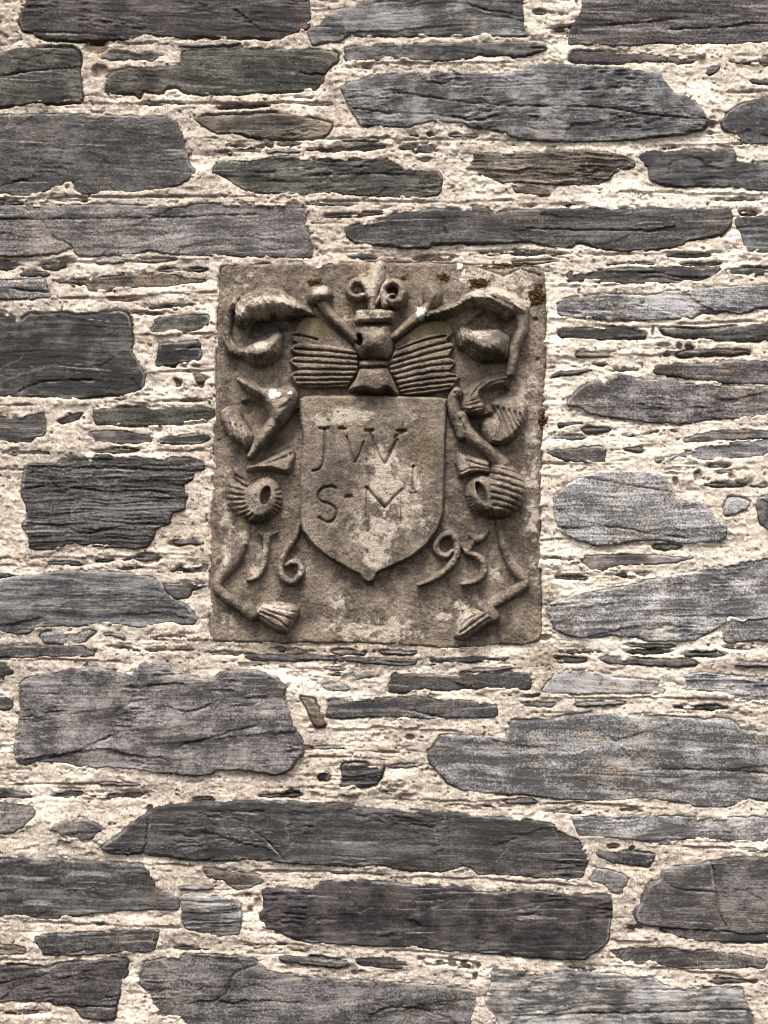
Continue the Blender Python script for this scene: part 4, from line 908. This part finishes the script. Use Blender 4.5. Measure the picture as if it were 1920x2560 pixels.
carve('mantling_ribbon', [('poly', fC((310, 640), (450, 600), (600, 540), (690, 480), (765, 478), (785, 540), (770, 620), (750, 690), (722, 748), (640, 722), (540, 690), (430, 690), (340, 722), (295, 700)), 24, 12, (0, .35))],
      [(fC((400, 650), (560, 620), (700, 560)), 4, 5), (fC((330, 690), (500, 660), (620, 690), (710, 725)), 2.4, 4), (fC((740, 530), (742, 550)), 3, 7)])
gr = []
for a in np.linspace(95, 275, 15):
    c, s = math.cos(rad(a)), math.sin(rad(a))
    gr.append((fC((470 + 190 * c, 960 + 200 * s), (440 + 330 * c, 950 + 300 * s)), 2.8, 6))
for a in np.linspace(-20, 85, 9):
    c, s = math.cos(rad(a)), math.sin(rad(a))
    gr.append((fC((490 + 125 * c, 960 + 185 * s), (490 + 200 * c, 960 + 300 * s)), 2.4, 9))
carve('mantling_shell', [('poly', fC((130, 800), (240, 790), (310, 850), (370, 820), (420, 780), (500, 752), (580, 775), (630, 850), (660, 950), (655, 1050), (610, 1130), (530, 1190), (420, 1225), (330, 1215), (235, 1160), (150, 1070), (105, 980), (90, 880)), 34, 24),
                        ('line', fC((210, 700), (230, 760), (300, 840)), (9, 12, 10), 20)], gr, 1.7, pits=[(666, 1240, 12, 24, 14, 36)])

# mantling, right
gr = [(fB((900, 450), (1010, 420), (1180, 520), (1300, 570)), 4, 6), (fB((960, 380), (1100, 400), (1260, 500)), 3.5, 4), (fB((560, 590), (760, 520), (880, 440)), 4, 4), (fB((1200, 380), (1320, 480)), 3, 3)]
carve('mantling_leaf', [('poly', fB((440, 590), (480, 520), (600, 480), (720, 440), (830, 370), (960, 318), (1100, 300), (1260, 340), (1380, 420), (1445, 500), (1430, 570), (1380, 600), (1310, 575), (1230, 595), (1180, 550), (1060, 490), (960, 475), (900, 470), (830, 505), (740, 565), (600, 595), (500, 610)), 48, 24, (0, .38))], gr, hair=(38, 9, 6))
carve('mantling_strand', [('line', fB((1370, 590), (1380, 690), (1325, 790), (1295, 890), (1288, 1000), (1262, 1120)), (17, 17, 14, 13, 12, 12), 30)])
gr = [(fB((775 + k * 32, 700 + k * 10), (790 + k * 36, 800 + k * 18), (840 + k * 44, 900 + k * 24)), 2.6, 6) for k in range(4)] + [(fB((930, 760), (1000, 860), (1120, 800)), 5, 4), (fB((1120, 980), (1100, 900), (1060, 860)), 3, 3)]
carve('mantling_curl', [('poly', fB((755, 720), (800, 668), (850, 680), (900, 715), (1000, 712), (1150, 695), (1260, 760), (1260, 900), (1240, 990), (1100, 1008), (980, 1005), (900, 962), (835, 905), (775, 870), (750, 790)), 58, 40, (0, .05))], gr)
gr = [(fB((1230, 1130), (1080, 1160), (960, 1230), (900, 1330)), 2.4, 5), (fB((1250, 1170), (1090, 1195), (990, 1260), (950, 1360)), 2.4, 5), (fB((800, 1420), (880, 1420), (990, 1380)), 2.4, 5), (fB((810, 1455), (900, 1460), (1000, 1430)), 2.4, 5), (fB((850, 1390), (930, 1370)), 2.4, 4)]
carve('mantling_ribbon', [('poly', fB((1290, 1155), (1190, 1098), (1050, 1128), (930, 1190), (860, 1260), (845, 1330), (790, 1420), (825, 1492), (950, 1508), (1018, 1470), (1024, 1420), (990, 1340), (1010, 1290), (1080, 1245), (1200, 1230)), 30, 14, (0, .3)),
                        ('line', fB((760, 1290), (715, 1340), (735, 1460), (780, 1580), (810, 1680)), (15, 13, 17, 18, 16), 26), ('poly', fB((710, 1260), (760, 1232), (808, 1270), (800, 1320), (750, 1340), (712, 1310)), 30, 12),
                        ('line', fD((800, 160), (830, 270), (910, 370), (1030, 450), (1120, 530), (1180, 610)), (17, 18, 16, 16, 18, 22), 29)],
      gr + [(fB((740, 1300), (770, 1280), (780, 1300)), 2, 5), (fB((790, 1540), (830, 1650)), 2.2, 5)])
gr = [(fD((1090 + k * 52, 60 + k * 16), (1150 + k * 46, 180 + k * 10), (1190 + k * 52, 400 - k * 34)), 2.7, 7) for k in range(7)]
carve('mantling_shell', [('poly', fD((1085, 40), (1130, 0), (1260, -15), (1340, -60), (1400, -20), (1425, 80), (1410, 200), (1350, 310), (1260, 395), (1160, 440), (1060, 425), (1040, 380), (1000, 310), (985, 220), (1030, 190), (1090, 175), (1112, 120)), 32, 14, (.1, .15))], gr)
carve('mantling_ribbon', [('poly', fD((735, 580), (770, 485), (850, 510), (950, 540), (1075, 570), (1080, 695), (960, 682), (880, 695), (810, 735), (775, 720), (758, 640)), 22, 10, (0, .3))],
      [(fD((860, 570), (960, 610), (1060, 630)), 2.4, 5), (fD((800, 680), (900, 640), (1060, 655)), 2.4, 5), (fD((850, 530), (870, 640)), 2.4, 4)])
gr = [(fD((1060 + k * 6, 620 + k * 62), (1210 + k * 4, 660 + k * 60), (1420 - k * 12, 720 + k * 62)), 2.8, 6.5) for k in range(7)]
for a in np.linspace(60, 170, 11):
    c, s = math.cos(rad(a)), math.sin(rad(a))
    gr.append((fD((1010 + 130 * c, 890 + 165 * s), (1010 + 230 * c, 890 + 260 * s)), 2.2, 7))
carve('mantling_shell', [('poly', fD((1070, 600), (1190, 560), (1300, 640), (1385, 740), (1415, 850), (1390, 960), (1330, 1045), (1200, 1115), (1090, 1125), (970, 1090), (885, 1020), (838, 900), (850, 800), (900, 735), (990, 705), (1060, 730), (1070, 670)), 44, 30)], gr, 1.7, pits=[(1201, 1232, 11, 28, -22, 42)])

# the date in raised figures
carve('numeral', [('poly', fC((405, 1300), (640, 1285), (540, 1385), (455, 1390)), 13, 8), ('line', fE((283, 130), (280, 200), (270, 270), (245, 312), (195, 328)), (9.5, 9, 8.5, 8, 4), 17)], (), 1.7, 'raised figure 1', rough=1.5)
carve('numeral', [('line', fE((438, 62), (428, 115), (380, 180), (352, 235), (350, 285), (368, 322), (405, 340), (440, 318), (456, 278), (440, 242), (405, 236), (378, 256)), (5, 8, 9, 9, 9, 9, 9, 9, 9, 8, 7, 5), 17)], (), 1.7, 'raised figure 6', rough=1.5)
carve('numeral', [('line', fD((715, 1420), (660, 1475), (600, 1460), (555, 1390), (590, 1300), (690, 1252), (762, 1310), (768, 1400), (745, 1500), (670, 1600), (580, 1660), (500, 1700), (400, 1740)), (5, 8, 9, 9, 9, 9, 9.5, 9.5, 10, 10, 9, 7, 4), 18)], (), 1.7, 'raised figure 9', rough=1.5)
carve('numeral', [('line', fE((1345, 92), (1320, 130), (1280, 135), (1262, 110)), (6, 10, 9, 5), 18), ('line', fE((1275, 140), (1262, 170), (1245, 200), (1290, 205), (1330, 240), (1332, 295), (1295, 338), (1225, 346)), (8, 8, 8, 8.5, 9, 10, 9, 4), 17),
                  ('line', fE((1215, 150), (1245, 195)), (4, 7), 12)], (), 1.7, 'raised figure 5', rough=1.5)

# cords and tassels
carve('cord', [('line', fE((172, 40), (172, 110), (145, 190), (95, 265), (50, 320), (45, 370), (90, 410), (150, 450), (200, 478)), (17, 19, 19, 18, 14, 13, 13, 13, 13), 17), ('line', fE((195, 470), (215, 490)), (20, 18), 25)])
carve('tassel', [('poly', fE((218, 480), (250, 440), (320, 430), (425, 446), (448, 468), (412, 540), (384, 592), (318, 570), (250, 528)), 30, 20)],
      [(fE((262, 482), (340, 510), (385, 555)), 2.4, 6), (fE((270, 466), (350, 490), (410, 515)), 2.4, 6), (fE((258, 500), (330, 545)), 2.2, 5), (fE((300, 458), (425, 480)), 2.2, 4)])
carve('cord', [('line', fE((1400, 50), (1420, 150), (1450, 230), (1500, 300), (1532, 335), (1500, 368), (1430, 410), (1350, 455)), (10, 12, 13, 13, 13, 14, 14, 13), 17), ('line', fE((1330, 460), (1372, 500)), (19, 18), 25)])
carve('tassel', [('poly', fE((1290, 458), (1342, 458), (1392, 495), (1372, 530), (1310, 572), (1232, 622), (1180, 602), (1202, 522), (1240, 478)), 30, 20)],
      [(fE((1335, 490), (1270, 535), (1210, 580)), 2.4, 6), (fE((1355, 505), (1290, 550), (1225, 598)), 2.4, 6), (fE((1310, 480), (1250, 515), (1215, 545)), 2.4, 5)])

# lichen and moss growing on the stone
def growth(name, cx, cy, rx, ry, hgt, mat, parent, seed, spiky=0.0, thr=.5):
    X, Y = make_grid(cx - rx * 2, cx + rx * 2, cy - ry * 2, cy + ry * 2, 1.4)
    u = np.clip((X - 510) / COMP_ST, 0, CX.shape[1] - 1.001); v = np.clip((Y - 640) / COMP_ST, 0, CX.shape[0] - 1.001)
    ui, vi = u.astype(int), v.astype(int); fu, fv = u - ui, v - vi
    C = COMP
    b = (C[vi, ui] * (1 - fu) + C[vi, ui + 1] * fu) * (1 - fv) + (C[vi + 1, ui] * (1 - fu) + C[vi + 1, ui + 1] * fu) * fv
    b = np.maximum(b, -4)
    m = 1.2 - np.hypot((X - cx) / rx, (Y - cy) / ry) + 1.15 * fbm(X / (rx * .55), Y / (ry * .55), seed, 5, .7) - .2
    h = b + np.clip(m * 4, -1, 1) * hgt + spiky * np.maximum(m, 0) * vn(X / 2.6, Y / 2.6, seed + 5) * 4
    o = grid_mesh(name, X, Y, h, m > -.15, mat, parent)
    return o
for i, (cx, cy, rx, ry) in enumerate([(690, 987, 14, 11), (1053, 788, 13, 18), (1151, 665, 8, 10), (1160, 682, 6, 8), (1155, 700, 5, 6), (728, 985, 7, 4), (797, 667, 7, 5)]):
    growth('lichen_patch', cx, cy, rx, ry, 1.3, M_LICHEN, plaque, 500 + i * 9)
for i, (cx, cy, rx, ry, mat, lab) in enumerate([
        (1338, 738, 20, 24, M_MOSS_B, 'dark brown moss tuft at the right edge of the plaque, beside the upper right leaf'),
        (1196, 708, 24, 13, M_MOSS_O, 'rusty brown moss patch on the plaque above the right carved leaf'),
        (787, 706, 16, 9, M_MOSS_O, 'small orange moss tuft on the plaque just above the left bone knob'),
        (1363, 1050, 16, 22, M_MOSS_B, 'round dark moss clump on the mortar beside the right edge of the plaque'),
        (1110, 692, 16, 9, M_MOSS_B, 'thin dark moss streak on the plaque between the crest and the right leaf'),
        (1260, 663, 40, 7, M_MOSS_B, 'long dark moss line along the top right edge of the plaque')]):
    o = growth('moss_tuft', cx, cy, rx, ry, 3.5, mat, None, 700 + i * 9, 1.6)
    o['label'] = lab; o['category'] = 'moss'; o['group'] = 'moss growing on the carved plaque'
print('tris', sum(len(o.data.polygons) for o in bpy.data.objects if o.type == 'MESH') * 2)
